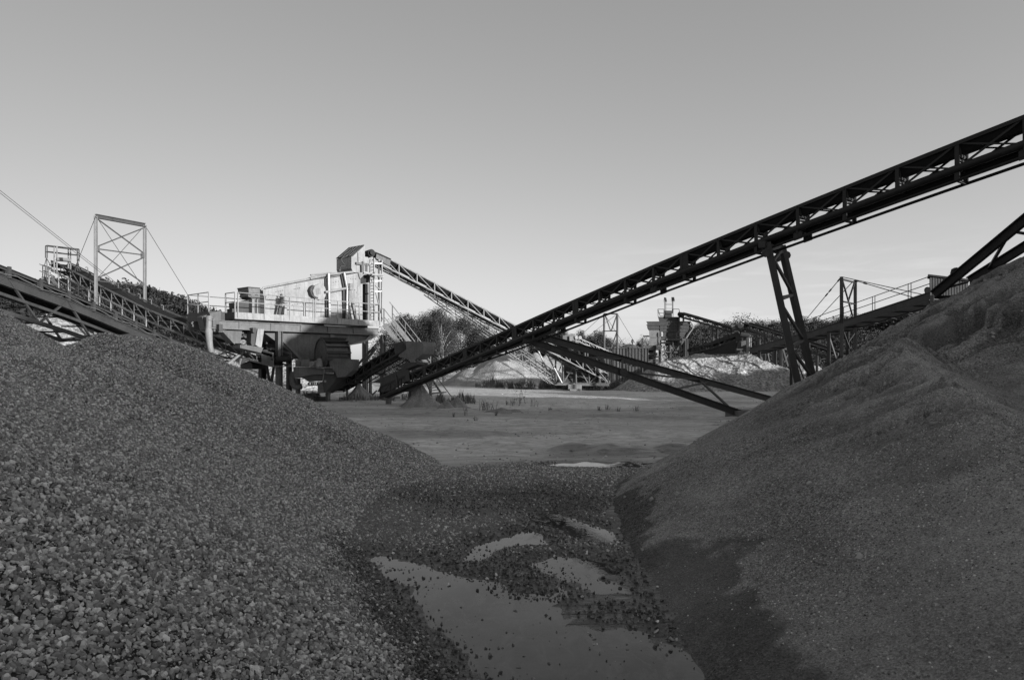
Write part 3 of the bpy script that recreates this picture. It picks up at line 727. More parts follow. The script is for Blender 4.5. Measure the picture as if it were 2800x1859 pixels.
for i,(px,top,k,wd) in enumerate(((1412,925,'round',.9),(1468,915,'tall',1.0),(1500,900,'round',.9),(1535,897,'poplar',1.0),(1562,915,'poplar',1.0),(1590,905,'poplar',.9),(1612,918,'tall',.8),(1636,906,'poplar',1.2),(1662,925,'poplar',1.1),(1690,940,'bush',1.0),(1745,935,'poplar',.5),(1762,930,'bush',.5))):
    plant(k, px, top, 104+(i%3)*5, 'mid height tree standing in the row behind the small guyed mast', gB, wd, i*1.1)
gC = 'trees of the wood edge behind the far conveyors'
rt = random.Random(4)
for i in range(34):
    px = 1880+i*22+rt.uniform(-8,8); top = np.interp(px, [1880,1960,2060,2200,2330,2480,2700],[893,886,879,874,866,858,850])+rt.uniform(-7,9)
    plant(rt.choice(['round','tall','poplar','tall','bush']) , px, top, 118+rt.uniform(-8,10), 'dark leafy tree in the unbroken wood edge behind the far conveyors', gC, rt.uniform(.8,1.1), rt.uniform(0,6))
for i in range(16):
    px = 1900+i*45+rt.uniform(-15,15); top = rt.uniform(905,935)
    plant('bush', px, top, 104+rt.uniform(-4,4), 'low pale bushy tree growing in front of the wood edge', 'bushes in front of the wood edge', rt.uniform(.9,1.4), rt.uniform(0,6))
# wooded hill on the left
hx = np.arange(-330,-20,5.0); hy = np.arange(135,400,5.0); HX, HYY = np.meshgrid(hx, hy)
def hill_h(X, Y):
    px = CX+F*X/Y
    top = np.interp(px, [-900,0,112,265,400,500,560,600,700,900,1100],[760,778,784,782,797,828,852,868,905,960,990])
    ridge_h = CAMH+(HY-top)/F*190-3.2
    return np.clip(ridge_h,0,60)*smooth(138,190,Y)-1.5*(ridge_h<0)
HH = hill_h(HX, HYY)+0.8*fbm(HX*.05,HYY*.05,3,400)
obj_from('hill', grid_mesh('hill', hx, hy, HH, M['hillside'], keep=HH > 0.2), kind='structure')
r = np.random.default_rng(77); qs = []
nt_ = 0
for k in range(1900):
    y = r.uniform(142,215); px = r.uniform(-120,760); x = (px-CX)/F*y
    z = float(hill_h(np.array([x]),np.array([y]))[0])
    if z < 0.6: continue
    nt_ += 1
    conif = r.random() < (0.6 if px < 330 else 0.18)
    Ht = r.uniform(3.6,5.8)*(1.0 if conif else 0.9)
    if conif:
        n = 170; t = r.uniform(0.05,1,n)**0.8; an = r.uniform(0,6.283,n); rad = (1-t)*Ht*0.2*np.sqrt(r.uniform(.1,1,n))+0.05
        pts = np.stack([x+rad*np.cos(an), y+rad*np.sin(an), z+t*Ht], 1); sz = 0.75*r.uniform(.5,1.2,n)
    else:
        n = 220; d3 = r.normal(size=(n,3)); d3 /= np.linalg.norm(d3,axis=1)[:,None]; d3 *= r.uniform(.55,1.05,(n,1))
        lob = 1+0.25*np.sin(d3[:,0:1]*5+k)+0.2*np.sin(d3[:,2:3]*6+k*2)
        pts = np.array([x,y,z+Ht*0.58])+d3*lob*np.array([Ht*.36,Ht*.36,Ht*.42]); sz = 0.7*r.uniform(.5,1.3,n)
    qs.append(leaves_np(pts, sz, r))
wood = obj_from('wood', quad_mesh('wood', np.concatenate(qs), 'needle'), (0,0,0), 'dark mixed wood covering the hill on the left', 'wood', None, 'stuff')
# weeds and rough grass
def weed_mb(r, h, n):
    mb = MB()
    for k in range(n):
        an = r.uniform(0,6.283); l = r.uniform(0.05,0.35)*h; x, y = r.gauss(0,h*.18), r.gauss(0,h*.18); hh = h*r.uniform(.5,1.0)
        top = V((x+l*math.cos(an), y+l*math.sin(an), hh)); mb.tube((x,y,-.02), top, 0.008, 4, 0.004)
        for j in range(7):
            u = r.uniform(.25,1); c = V((x,y,0)).lerp(top,u); a2 = r.uniform(0,6.283); s = h*r.uniform(.10,.2)
            d = V((math.cos(a2),math.sin(a2),r.uniform(-.1,.6))); sd_ = V((-d.y,d.x,0)).normalized()*s*.22
            mb.add([c, c+d*s*.5+sd_, c+d*s, c+d*s*.5-sd_], [(0,1,2,3)])
    return mb
rw = random.Random(8)
wspots = [(1319,1123,32,.55,'tuft'),(1327,1122,32.5,.5,''),(1338,1120,33,.55,''),(1350,1121,32,.5,''),(1402,1112,35,.6,''),(1412,1110,35,.7,''),(1428,1105,36,.9,''),(1459,1112,34,.55,''),(1270,1135,29.5,.4,''),(1386,1108,36,.3,''),(1505,1125,31,.25,''),(1240,1140,28.7,.2,''),(1300,1150,26.5,.2,''),(1355,1137,29,.25,''),(1660,1122,32.5,.3,''),(1690,1125,31.7,.25,''),(1640,1124,32,.25,''),(1740,1126,31.5,.28,'')]
wproto = None
for i,(px,py,d,h,_) in enumerate(wspots):
    d = CAMH*F/(py-HY); x = (px-CX)/F*d
    mb = weed_mb(rw, h, 7 if h > .3 else 10)
    o = obj_from('weed', mb.mesh('weed', 'weed'), (x,d,0.0), 'leafy weed growing alone out of the bare sandy yard', 'weed', 'weeds scattered over the yard')
def grass_patch(name, boxes, n, hmin, hmax, seed, label):
    r = np.random.default_rng(seed); q = []
    for (px0,px1,d0,d1,k) in boxes:
        m = int(n*k); d = r.uniform(d0,d1,m); px = r.uniform(px0,px1,m)
        cl = fbm(px*0.05,d*0.6,3,seed); keep = cl > -0.12; d, px, cl = d[keep], px[keep], cl[keep]; m = len(d)
        x = (px-CX)/F*d; h = r.uniform(hmin,hmax,m)*(0.6+1.6*np.clip(cl+.1,0,1)); an = r.uniform(0,6.283,m); ln = r.uniform(.05,.45,m)*h
        base = np.stack([x,d,np.full(m,-.02)],1); tip = base+np.stack([ln*np.cos(an),ln*np.sin(an),h],1)
        sd_ = np.stack([np.cos(an+1.57),np.sin(an+1.57),0*an],1)*(h*0.02+.01)[:,None]
        mid = base*.5+tip*.5
        q.append(np.stack([base, mid+sd_, tip, mid-sd_],1).reshape(-1,3))
    return obj_from(name, quad_mesh(name, np.concatenate(q), 'weed'), (0,0,0), label, 'grass', None, 'stuff')
grass_patch('grass', [(1380,1560,59,64,1.0),(1540,1680,57,61,.5),(1300,1400,62,66,.25),(1680,1760,58,66,.3)], 6000, .25, 0.8, 5, 'rank grass and weeds along the foot of the far sand heaps')
grass_patch('grass', [(1160,1300,36,41,1.0),(1040,1160,39.5,42,.6),(930,1060,39.3,41,.5),(820,900,41.0,43,.9)], 900, .15, .55, 6, 'short rough grass around the conveyor tails and the bucket wheel')
# ------------------------------------------------------------------ unseen bank added off to the right, to shade the far heaps
heap('shade_bank', ridge((42,18,8.3),(68,40,9.2),0.6,12), 'farsand', 0.8, 'long unseen bank added off to the right to shade the far heaps', 'sand heap', 361, 0.2)
# ------------------------------------------------------------------ conveyors
def side_away(a, b):
    t = (V(b)-V(a)); t.z = 0; s = V((-t.y, t.x, 0)).normalized()
    return s if s.y > 0 else -s
def resample(pts, step):
    pts = [V(p) for p in pts]; L = [0]
    for p, q in zip(pts[:-1], pts[1:]): L.append(L[-1]+(q-p).length)
    n = max(1, round(L[-1]/step)); out = []
    for k in range(n+1):
        s = L[-1]*k/n; i = 0
        while i < len(L)-2 and s > L[i+1]: i += 1
        u = (s-L[i])/max(1e-6, L[i+1]-L[i]); out.append(pts[i].lerp(pts[i+1], u))
    return out
def ribbon(pts, prof, thick, down=UP):
    # prof: list of (side vector offset, up offset); makes a band with thickness
    mb = MB(); m = len(prof); vs = []
    for dz in (0, -thick):
        for p in pts:
            for (s, u) in prof: vs.append(p+s+UP*(u+dz))
    n = len(pts); fs = []
    for i in range(n-1):
        for j in range(m-1):
            a = i*m+j; fs.append((a, a+1, a+m+1, a+m)); b = n*m+a; fs.append((b, b+m, b+m+1, b+1))
        for j in (0, m-1):
            a = i*m+j; b = n*m+a; fs.append((a, a+m, b+m, b))
    for i in (0, n-1):
        for j in range(m-1):
            a = i*m+j; b = n*m+a; fs.append((a, b, b+1, a+1))
    return mb.add(vs, fs)
def conveyor(name, label, pts, w, h, bay, mat, chord=0.07, post=0.06, diag=0.045, tube=None, belt_in=0.12, idl=1, belt=True, ret=True, far=None, pulleys=True,
             cmat=None, belt_top=0.95, xbrace=False, group=None, ends=(True,True), idm='dark', skip_far=False, pr=0.16):
    """pts: bottom chord of the side nearest the camera, tail -> head"""
    nd = resample(pts, bay); sd = far if far is not None else side_away(pts[0], pts[-1]); S = sd*w; H = UP*h
    T = Thing(name, label, 'conveyor', (nd[0].x, nd[0].y, 0), group)
    cmat = cmat or mat
    for q in ((0,1) if not skip_far else (0,)):
        o = S*q; tr = MB()
        for i in range(len(nd)-1):
            a, b = nd[i]+o, nd[i+1]+o
            tr.bar(a+H, b+H, chord*.8, chord, ext=0.01)
            if tube is None: tr.bar(a, b, chord*.9, chord*1.05, ext=0.01)
            tr.bar(a, b+H, diag*.5, diag)
            if xbrace: tr.bar(a+H, b, diag*.4, diag*.8)
        for i, a in enumerate(nd):
            tr.bar(a+o-UP*0.02, a+o+H+UP*0.03, post*.6, post, up=(nd[-1]-nd[0]).normalized())
        fr = T.part('side_frame', tr, mat)
        if tube is not None:
            tb = MB(); tb.path([p+o for p in nd], tube, 10); T.part('chord_tube', tb, cmat, smooth=True)
    cm = MB()
    for i, a in enumerate(nd):
        cm.bar(a, a+S, diag, diag)
        if i < len(nd)-1: cm.bar(a+S*(i%2), nd[i+1]+S*((i+1)%2), diag*.6, diag*.6)
    T.part('cross_bracing', cm, mat)
    if belt:
        lo, hi = h*(belt_top-0.34), h*belt_top
        e = belt_in
        prof = [(S*e, hi), (S*(e+.22), lo), (S*(1-e-.22), lo), (S*(1-e), hi)]
        T.part('belt', ribbon(nd, prof, 0.025), 'belt')
        if ret: T.part('return_belt', ribbon(nd, [(S*(e+.03), h*.12), (S*(1-e-.03), h*.12)], 0.025), 'belt')
        mid = resample(pts, bay/idl)
        for k, p in enumerate(mid[1:-1]):
            r_ = MB(); z = lo-0.07
            r_.tube(p+S*(e+.2)+UP*z, p+S*(1-e-.2)+UP*z, 0.05, 8)
            r_.tube(p+S*e+UP*(hi-.07), p+S*(e+.2)+UP*z, 0.05, 8); r_.tube(p+S*(1-e)+UP*(hi-.07), p+S*(1-e-.2)+UP*z, 0.05, 8)
            r_.bar(p+S*.02+UP*(z-.09), p+S*.98+UP*(z-.09), .05, .04)
            T.part('idler', r_, idm)
    if pulleys:
        for k, p in ((0, nd[0]), (1, nd[-1])):
            if not ends[k]: continue
            mb = MB(); z = h*0.55; mb.tube(p+S*.08+UP*z, p+S*.92+UP*z, pr, 16); mb.tube(p-S*.1+UP*z, p+S*1.1+UP*z, 0.04, 8)
            T.part('tail_pulley' if k == 0 else 'head_pulley', mb, 'belt')
    return T, nd, S, H
def lin(px, a, b):                      # distance along a straight line seen in perspective: 1/d is linear in px
    return 1.0/(1/a[1]+(1/b[1]-1/a[1])*(px-a[0])/(b[0]-a[0]))
# --- A: the long dark stacking conveyor
dA = lambda px: lin(px, (1100,34.5), (2760,13.7))
yA = lambda px: float(np.interp(px, [1030,1180,1500,1800,2100,2515,2800,3200], [1090,1027,893,770,654,499,395,250]))
ptsA = [P(px, yA(px), dA(px)) for px in (1040,1180,1500,1800,2100,2515,2800,3020)]
TA, ndA, SA, HA = conveyor('belt_conveyor', 'long black stacking conveyor rising across the picture from the yard floor to upper right', ptsA, 0.46, 0.535, 1.22, 'black', 0.085, 0.085, 0.045, tube=0.085, belt_in=.05, idl=1, pr=0.2, belt_top=1.0, xbrace=True)
rl = MB(); hang = MB()
i0 = 7
for q in (0.0, 1.0):
    ps = [p+SA*q-UP*(0.25 if k > 2 else 0.12+0.05*k) for k, p in enumerate(ndA[i0:])]
    rl.path(ps, 0.035, 6)
    for k, p in enumerate(ndA[i0:]):
        if k % 2 == 0:
            hg = MB(); hg.bar(p+SA*q, ps[k], .05, .09, up=(ndA[-1]-ndA[0]).normalized()); TA.part('hanger', hg, 'black')
        elif False: hang.bar(ndA[i0+k+1]+SA*q, ps[k], .03, .03)
        if k % 4 == 1:
            hang = MB(); hang.box(ps[k]+UP*.05, .22, .06, .18, ax=(ndA[-1]-ndA[0]).normalized()); hang.bar(ps[k]+UP*.1, p+UP*.02-SA*0.08, .05, .07); TA.part('rail_bracket', hang, 'black')
for k in range(i0, len(ndA), 2):
    hg = MB(); hg.bar(ndA[k]-UP*.25, ndA[k]+SA-UP*.25, .05, .05); TA.part('rail_tie', hg, 'black')
TA.part('lower_rail', rl, 'black'); 
for k in (4, 7, 10, 13, 17):            # bolted field joints: doubled posts with plates
    if k < len(ndA): 
        dp = MB(); t = (ndA[k]-ndA[k-1]).normalized()
        for s in (-.1,.1): dp.bar(ndA[k]+t*s-SA*.03, ndA[k]+t*s+HA*1.06-SA*.03, .03, .10, up=t)
        TA.part('joint_plate', dp, 'black')
# tail box with skirt plates
def quad_plate(mb, z, pts, d, off):
    mb.prism([ZP(z, x, y, d(Zp(z,x,y)[0])) for x, y in pts], off); return mb
sk = MB(); quad_plate(sk, 'C', [(1290,985),(1385,800),(1700,660),(1705,820),(1560,930),(1400,985)], dA, SA*0.06); quad_plate(sk, 'C', [(1290,985),(1385,800),(1700,660),(1705,820),(1560,930),(1400,985)], lambda p: dA(p)+0.8, SA*0.06)
T_ = TA.part('tail_skirt', sk, 'dark')
lp = MB(); quad_plate(lp, 'C', [(1215,850),(1240,835),(1845,575),(1855,600),(1700,665),(1390,795),(1370,855)], lambda p: dA(p)-0.02, SA*0.9); TA.part('feed_trough', lp, 'dark')
wp = MB(); quad_plate(wp, 'C', [(1690,680),(1735,665),(1755,825),(1700,830)], lambda p: dA(p)-0.1, -SA*.06); TA.part('skirt_stiffener', wp, 'dark'); wp = MB(); quad_plate(wp, 'C', [(1545,745),(1560,740),(1590,925),(1560,930)], lambda p: dA(p)-0.06, -SA*.05); TA.part('skirt_stiffener', wp, 'dark')
ft = MB(); a = ZP('C',1710,850,35.0); b = ZP('C',2025,850,34.4); ft.bar(a, b, .5, .13); 
TA.part('tail_stand', ft, 'mid')
for q in (ZP('C',1770,870,36.6), ZP('C',1450,985,37.2)):
    ft = MB(); ft.bar(q, V((q.x,q.y,0)), .22, .22); TA.part('stand_leg', ft, 'mid')
ft = MB(); 
ft.bar(ZP('C',1440,985,37.0), ZP('C',1850,930,36.4), .2, .25)
TA.part('stand_beam', ft, 'mid')
# trestle leg: two raking box legs with lacing
def raking(T, name, near, far_, wn, wf, lace, mat, lw=0.1):
    for (a, b), w_ in ((near, wn), (far_, wf)):
        mb = MB(); mb.bar(a, b, w_, w_); T.part(name, mb, mat)
    mb = MB()
    for (u, v_) in lace: mb.bar(near[0].lerp(near[1],u), far_[0].lerp(far_[1],v_), lw, lw)
    T.part(name+'_lacing', mb, mat)
n0, n1 = P(2098,664,18.0), P(2199,1125,17.7); f0, f1 = P(2137,672,19.0), P(2240,1110,19.6)
raking(TA, 'leg', (n0,n1), (f0,f1), .175, .155, [(0.02,0.0),(.33,.30),(.62,.58),(.05,.3),(.34,.30),(.36,.58),(.62,.82),(.12,.02)], 'dark', .07)
hd = MB(); hd.bar(P(2083,668,17.9), P(2142,690,19.2), .18, .16)
for px, py, d in ((2094,692,17.8),(2126,706,18.8),(2152,698,19.3)): hd.lathe(P(px,py,d), V((.3,-1,0)), [(0.02,-.03),(.11,-.03),(.11,.03),(.02,.03)], 8)
TA.part('leg_head', hd, 'dark')
# long raking props (undercarriage)
def props(T, near, far_, w_, lace, mat, lw=.09, h_=None):
    for a, b in (near, far_):
        mb = MB(); mb.ibeam(a, b, w_, (h_ or w_*1.3), .03); T.part('prop', mb, mat)
    mb = MB()
    for (u, v_) in lace: mb.bar(near[0].lerp(near[1],u), far_[0].lerp(far_[1],v_), lw, lw*.8)
    T.part('prop_lacing', mb, mat)
props(TA, (P(1432,926,26.4),P(2052,1140,28.0)), (P(1476,920,27.0),P(2125,1096,33.6)), .16, [(.22,.30),(.40,.62),(.42,.30),(.92,.62),(.64,.66)], 'dark', .09, .28)
pl = MB(); pl.lathe(P(1705,1018,27.0), V((.25,-1,0)), [(.02,-.05),(.17,-.05),(.17,.05),(.02,.05)], 10); TA.part('lug_plate', pl, 'dark')
props(TA, (P(2553,806,18.6),P(2960,470,15.6)), (P(2650,768,19.6),P(2985,560,17.0)), .15, [(.05,-.02),(.56,.18),(.56,.62)], 'black', .07, .23)
lg = MB(); lg.lathe(P(2613,748,18.2), V((.4,-1,0)), [(.02,-.04),(.16,-.04),(.16,.04),(.02,.04)], 8); TA.part('lug_plate', lg, 'black')
cb = MB(); q = P(2032,1157,28.2); cb.box(V((q.x,q.y,0.12)), 1.1, .9, .36, ax=V((.9,.3,0)).normalized()); single('concrete_block', cb, 'conc', 'weathered concrete block under the foot of the long inclined strut', 'block')

# --- B: conveyor feeding the screen, with its lattice props
dB = lambda px: lin(px, (1003,45.0), (1660,57.0))
yB = lambda px: float(np.interp(px, [1000,1034,1665,1700], [694+14,697+22,1025+20,1043+18]))
ptsB = [P(px, yB(px), dB(px)) for px in (1662,1406,1200,1040)]
TB, ndB, SB, HB = conveyor('belt_conveyor', 'pale latticed conveyor sloping down to the right from the top of the screening plant', ptsB, 1.1, 0.66, 1.5, 'grey', 0.075, 0.07, 0.045, belt_in=.08, pr=.22, ends=(True,False))
hb = MB(); h0 = ndB[-1]; hh = ZP('B',1385,230,45.0)
quad_plate(hb, 'B', [(1495,245),(1770,365),(1750,490),(1600,400),(1480,330)], lambda p: 45.1, SB*0.05); TB.part('head_plate', hb, 'grey')
hp = MB(); hp.tube(hh-SB*.1, hh+SB*1.0, .25, 16); hp.tube(hh-SB*.25, hh-SB*.02, .17, 12); TB.part('head_pulley', hp, 'belt')
hbx = MB(); quad_plate(hbx, 'B', [(1270,205),(1390,178),(1500,215),(1780,340),(1770,365),(1495,250),(1440,230),(1340,290),(1270,300)], lambda p: 45.2, SB*.9); TB.part('head_belt', hbx, 'belt')
rlB = MB(); ps = [p-UP*0.42 for p in ndB[10:-1]]; rlB.path(ps+[ndB[-1]], .03, 6)
for p in ndB[10:-1:2]: rlB.bar(p, p-UP*.42, .04, .06)
TB.part('lower_rail', rlB, 'mid')
cl_ = MB(); cl_.bar(ZP('3',165,478,50), ZP('3',245,460,51.5), .3, .25); TB.part('prop_clamp', cl_, 'dark')
def lattice(T, name, a, b, s, bays, mat, up=UP, r_=0.035):
    a, b = V(a), V(b); t = (b-a).normalized(); x = t.cross(up).normalized(); y = x.cross(t).normalized(); mb = MB()
    cs = [(-1,-1),(1,-1),(1,1),(-1,1)]
    C = lambda p, c: p+x*(s/2*c[0])+y*(s/2*c[1])
    for c in cs: mb.bar(C(a,c), C(b,c), r_*1.6, r_*1.6)
    for k in range(bays):
        p, q = a.lerp(b,k/bays), a.lerp(b,(k+1)/bays)
        for j in range(4):
            c, e = cs[j], cs[(j+1)%4]
            mb.bar(C(p,c), C(q,e), r_, r_) if (k+j)%2 else mb.bar(C(p,e), C(q,c), r_, r_)
    return T.part(name, mb, mat)
lattice(TB, 'lattice_prop', ZP('3',215,490,50.0), ZP('3',1290,1262,57.0), .55, 30, 'grey')
lattice(TB, 'lattice_prop', ZP('3',300,500,52.5), ZP('3',1330,1240,60.0), .55, 30, 'mid')
# tail base frame
db = 56.6
bf = MB(); 
for dd in (0.0, 1.6):
    bf.ibeam(ZP('E',830,1345,db+dd), ZP('E',1895,1365,db+dd), .25, .26, .03)
    for x, y0 in ((850,860),(990,860),(1245,980),(1500,1075),(1705,1180),(1890,1280)): bf.bar(ZP('E',x,y0,db+dd), ZP('E',x,1345,db+dd), .11, .11)
    for (x0,y0,x1,y1) in ((1275,990,1480,1330),(1660,1190,1510,1330),(1720,1200,1880,1335),(1210,1000,1020,1300),(970,960,880,1200)): bf.bar(ZP('E',x0,y0,db+dd), ZP('E',x1,y1,db+dd), .08, .09)
TB.part('base_frame', bf, 'mid')
for (x0,y0,x1,y1,d_) in ((640,690,975,1335,56.2),(510,700,740,1200,58.5)):
    bs = MB(); bs.tube(ZP('E',x0,y0,d_), ZP('E',x1,y1,d_), .07, 8); TB.part('base_prop', bs, 'galv')
pn = MB(); quad_plate(pn, 'E', [(1010,960),(1200,985),(1210,1335),(1010,1335)], lambda p: 57.6, V((.3,.9,0))*.5); quad_plate(pn, 'E', [(1260,1070),(1650,1100),(1800,1200),(1800,1340),(1260,1335)], lambda p: 58.0, V((.1,.6,0))); TB.part('side_panel', pn, 'dark')
tr_ = MB(); quad_plate(tr_, 'E', [(780,740),(900,770),(1290,935),(1530,1015),(1640,1070),(1640,1095),(1280,985),(1000,860)], lambda p: 56.4, V((0,.05,0))); TB.part('trough_side', tr_, 'light')
bx_ = MB(); bx_.bar(ZP('E',1090,1415,56.8), ZP('E',1350,1425,56.8), .8, .5); bx_.bar(ZP('E',1120,1470,56.5), ZP('E',1350,1470,56.5), .9, .2); single('concrete_block', bx_, 'conc', 'low concrete footing under the base frame of the latticed conveyor', 'block')
# fan/box at the tail (pale small box)
sb = MB(); quad_plate(sb, 'E', [(1705,1075),(1785,1085),(1785,1130),(1705,1130)], lambda p: 55.8, V((0,.4,0))); TB.part('switch_box', sb, 'light')

# --- K: short conveyor from the bucket wheel up to a hopper
dK = lambda px: lin(px, (900,41.6), (1110,37.6))
ptsK = [ZP('C',650,985,dK(907)), ZP('C',850,885,dK(945)), ZP('C',1180,670,dK(1010)), ZP('C',1590,440,dK(1090))]
TK, ndK, SK, HK = conveyor('belt_conveyor', 'short dark conveyor climbing from the bucket wheel to a six sided hopper', ptsK, 0.9, 0.46, 0.82, 'dark', 0.07, 0.06, 0.04, belt_in=.06, pr=.15)
kb = MB(); quad_plate(kb, 'C', [(610,1000),(640,880),(850,735),(850,880),(660,1000)], dK, SK*.05); TK.part('tail_skirt', kb, 'dark')
kr = MB(); kr.path([p-UP*.28 for p in ndK[3:]], .03, 6); kr.path([p-UP*.28+SK for p in ndK[3:]], .03, 6)
for p in ndK[3::2]: kr.bar(p, p-UP*.28, .04, .04)
TK.part('lower_rail', kr, 'dark')
ks = MB(); ks.bar(ZP('C',1195,712,42.0), ZP('C',1195,1090,42.0), .14, .14); ks.bar(ZP('C',1180,722,42.0), ZP('C',1430,735,41.2), .12, .14); ks.bar(ZP('C',1205,1040,42.0), ZP('C',1285,965,41.4), .07, .07)
ks.bar(ZP('C',1180,722,42.0), ZP('C',1180,722,42.0)+SK*1.3, .12, .12); ks.bar(ZP('C',1195,712,42.0)+SK*1.2, ZP('C',1195,1090,42.0)+SK*1.2, .14, .14); ks.bar(ZP('C',860,915,42.3), ZP('C',1100,850,42.0), .1, .12); ks.bar(ZP('C',868,910,42.3), ZP('C',868,1040,42.3), .1, .1)
TK.part('stand', ks, 'mid')
kh = MB(); kh.prism([ZP('C',x,y,37.4) for x,y in ((1530,310),(1650,268),(1705,365),(1700,400),(1560,455),(1535,440))], SK*.9); TK.part('head_box', kh, 'dark')
hop = Thing('feed_hopper', 'small six sided steel hopper hanging at the top of the short dark conveyor', 'hopper', ZP('C',1810,540,37.2))
dv = SK*1.0
hm = MB(); hm.prism([ZP('C',x,y,37.1) for x,y in ((1690,285),(1715,278),(1918,280),(1945,345),(1940,400),(1700,385))], dv); hop.part('upper_shell', hm, 'mid')
hm = MB(); hm.prism([ZP('C',x,y,37.1) for x,y in ((1700,385.5),(1940,400.5),(1930,450),(1820,530),(1760,530),(1590,490),(1590,470))], dv*.96); hop.part('lower_shell', hm, 'mid')
hm = MB(); hm.tube(ZP('C',1955,355,37.4), ZP('C',1930,352,37.4)+dv*.2, .13, 12); hop.part('access_port', hm, 'grey')
sp = MB(); sp.prism([ZP('C',x,y,37.3) for x,y in ((1600,610),(1690,570),(1900,565),(1860,640),(1640,660))], dv*.9, .8); hop.part('spout', sp, 'dark')

# --- I: pale walkway conveyor on the left, tail under the screening plant, head platform far left
dI = lambda px: lin(px, (746,38.0), (140,50.0))
ptsI = [ZP('D',1470,1010,38.0), ZP('D',830,830,dI(656)), ZP('D',270,625,dI(578)), ZP('H',1900,1420,dI(405)), ZP('H',1100,1010,dI(277)), ZP('H',480,665,dI(177)), ZP('H',250,560,dI(140))]
TI, ndI, SI, HI = conveyor('belt_conveyor', 'pale conveyor with a railed walkway, running from under the screening plant to far left', ptsI, 1.3, 0.72, 1.35, 'mid', 0.09, 0.06, 0.05, belt_in=.1, idl=1, idm='mid')
# material riding on the belt near the tail
ld = MB(); 
for k in range(26):
    u = k/25; i_ = 0
pxs = lambda p: CX+F*p.x/p.y
bb = [ptsI[0].lerp(ptsI[1], u/100) for u in range(100)]+[ptsI[1].lerp(ptsI[2], u/100) for u in range(101)]
b0_ = min(bb, key=lambda p: abs(pxs(p)-668)); b1_ = min(bb, key=lambda p: abs(pxs(p)-575))
base = [b0_.lerp(b1_, u/30) for u in range(31)]
vs = []; nsec = 7
for j, p in enumerate(base):
    hgt = .32*math.sin(math.pi*min(1,j/30))**.5*(0.8+.35*math.sin(j*.9)+.15*math.sin(j*2.3))
    for s in range(nsec):
        q = s/(nsec-1); vs.append(p+SI*(.14+.72*q)+UP*(.70+hgt*math.sin(math.pi*q)))
ld.add(vs, [(j*nsec+s, j*nsec+s+1, (j+1)*nsec+s+1, (j+1)*nsec+s) for j in range(30) for s in range(nsec-1)])
single('gravel_load', ld, 'fargravel', 'pale gravel lying on the belt of the conveyor under the screening plant', 'gravel', smooth=True)
tk = MB(); quad_plate(tk, 'D', [(1250,770),(1475,850),(1475,1015),(1245,960)], lambda p: dI(p)-.06, SI*.04); quad_plate(tk, 'D', [(830,650),(1260,770),(1250,800),(830,690)], lambda p: dI(p)-.10, SI*.04); TI.part('tail_skirt', tk, 'plant')
vk = MB(); quad_plate(vk, 'D', [(680,770),(1000,880),(820,975)], lambda p: dI(p)-.08, SI*.06); quad_plate(vk, 'D', [(480,700),(540,690),(560,760),(490,750)], lambda p: dI(p)-.1, SI*.05); vk.bar(ZP('D',540,1000,37.6), ZP('D',820,780,38.4), .12, .12); vk.bar(ZP('D',815,980,39.2), ZP('D',890,710,39.1), .08, .08); TI.part('gusset', vk, 'grey')
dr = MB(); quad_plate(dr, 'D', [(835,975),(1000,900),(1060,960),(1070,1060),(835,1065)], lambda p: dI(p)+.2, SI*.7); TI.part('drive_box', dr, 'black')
und = MB()                               # deep lower truss below the walkway conveyor
low = [p-UP*np.interp(i, [0,4,8,14,len(ndI)-1],[.1,.7,1.25,1.7,1.1]) for i, p in enumerate(ndI)]
for q in (0,1):
    for i in range(3, len(ndI)-1):
        und.bar(low[i]+SI*q, low[i+1]+SI*q, .09, .09)
        und.bar(ndI[i]+SI*q, low[i+(1 if i%2 else 0)]+SI*q, .045, .045); 
        if i%2 == 0: und.bar(ndI[i+1]+SI*q, low[i]+SI*q, .045, .045)
for i in range(3, len(ndI), 1): und.bar(low[i], low[i]+SI, .06, .05)
TI.part('under_truss', und, 'dark')
wk = MB()                                # cantilevered walkway floor on the near side
wo_ = -SI*.6
for i in range(8, len(ndI)-1): wk.bar(ndI[i]+wo_*.55-UP*.75, ndI[i+1]+wo_*.55-UP*.75, .62, .05)
TI.part('walkway_floor', wk, 'mid')
rk = MB()
for i in range(8, len(ndI)-1):
    a, b = ndI[i]+wo_, ndI[i+1]+wo_
    for z in (.38,-.1): rk.bar(a+UP*z, b+UP*z, .045, .045)
    rk.bar(a+UP*.38, a-UP*.8, .07, .07); rk.bar(a-UP*.75, ndI[i]-UP*.75, .05, .05)
TI.part('walkway_rail', rk, 'grey')
br_ = MB()
for i in range(9, len(ndI)-2):
    p = ndI[i]+SI*.92+UP*.72; br_.path([p, p+UP*.28, p+UP*.33-SI*.06, p+UP*.28-SI*.13], .03, 6)
TI.part('belt_guide', br_, 'mid')
# head platform, ladder cages
dp_ = 49.3
hd_ = Thing('head_platform', 'railed head platform with two ladders at the upper end of the pale walkway conveyor', 'platform', V((ZP('H',400,700,dp_).x, dp_, 0)))
pv = SI.normalized()*1.9
mb = MB(); mb.prism([ZP('H',85,660,dp_), ZP('H',310,775,dp_), ZP('H',310,800,dp_), ZP('H',85,690,dp_)], pv); hd_.part('floor', mb, 'mid')
mb = MB()
for (x0,y0,x1,y1) in ((105,465,215,500),(100,560,240,600),(105,465,105,660),(150,505,135,720),(180,510,165,740),(205,500,200,670),(210,500,300,560),(215,615,310,665)): mb.tube(ZP('H',x0,y0,dp_), ZP('H',x1,y1,dp_), .035, 6)
for (x0,y0,x1,y1) in ((590,510,740,575),(740,575,735,630),(610,570,735,575),(665,545,660,600),(690,555,690,610)): mb.tube(ZP('H',x0,y0,dp_+1), ZP('H',x1,y1,dp_+1), .03, 6)
hd_.part('railing', mb, 'dark')
mb = MB()
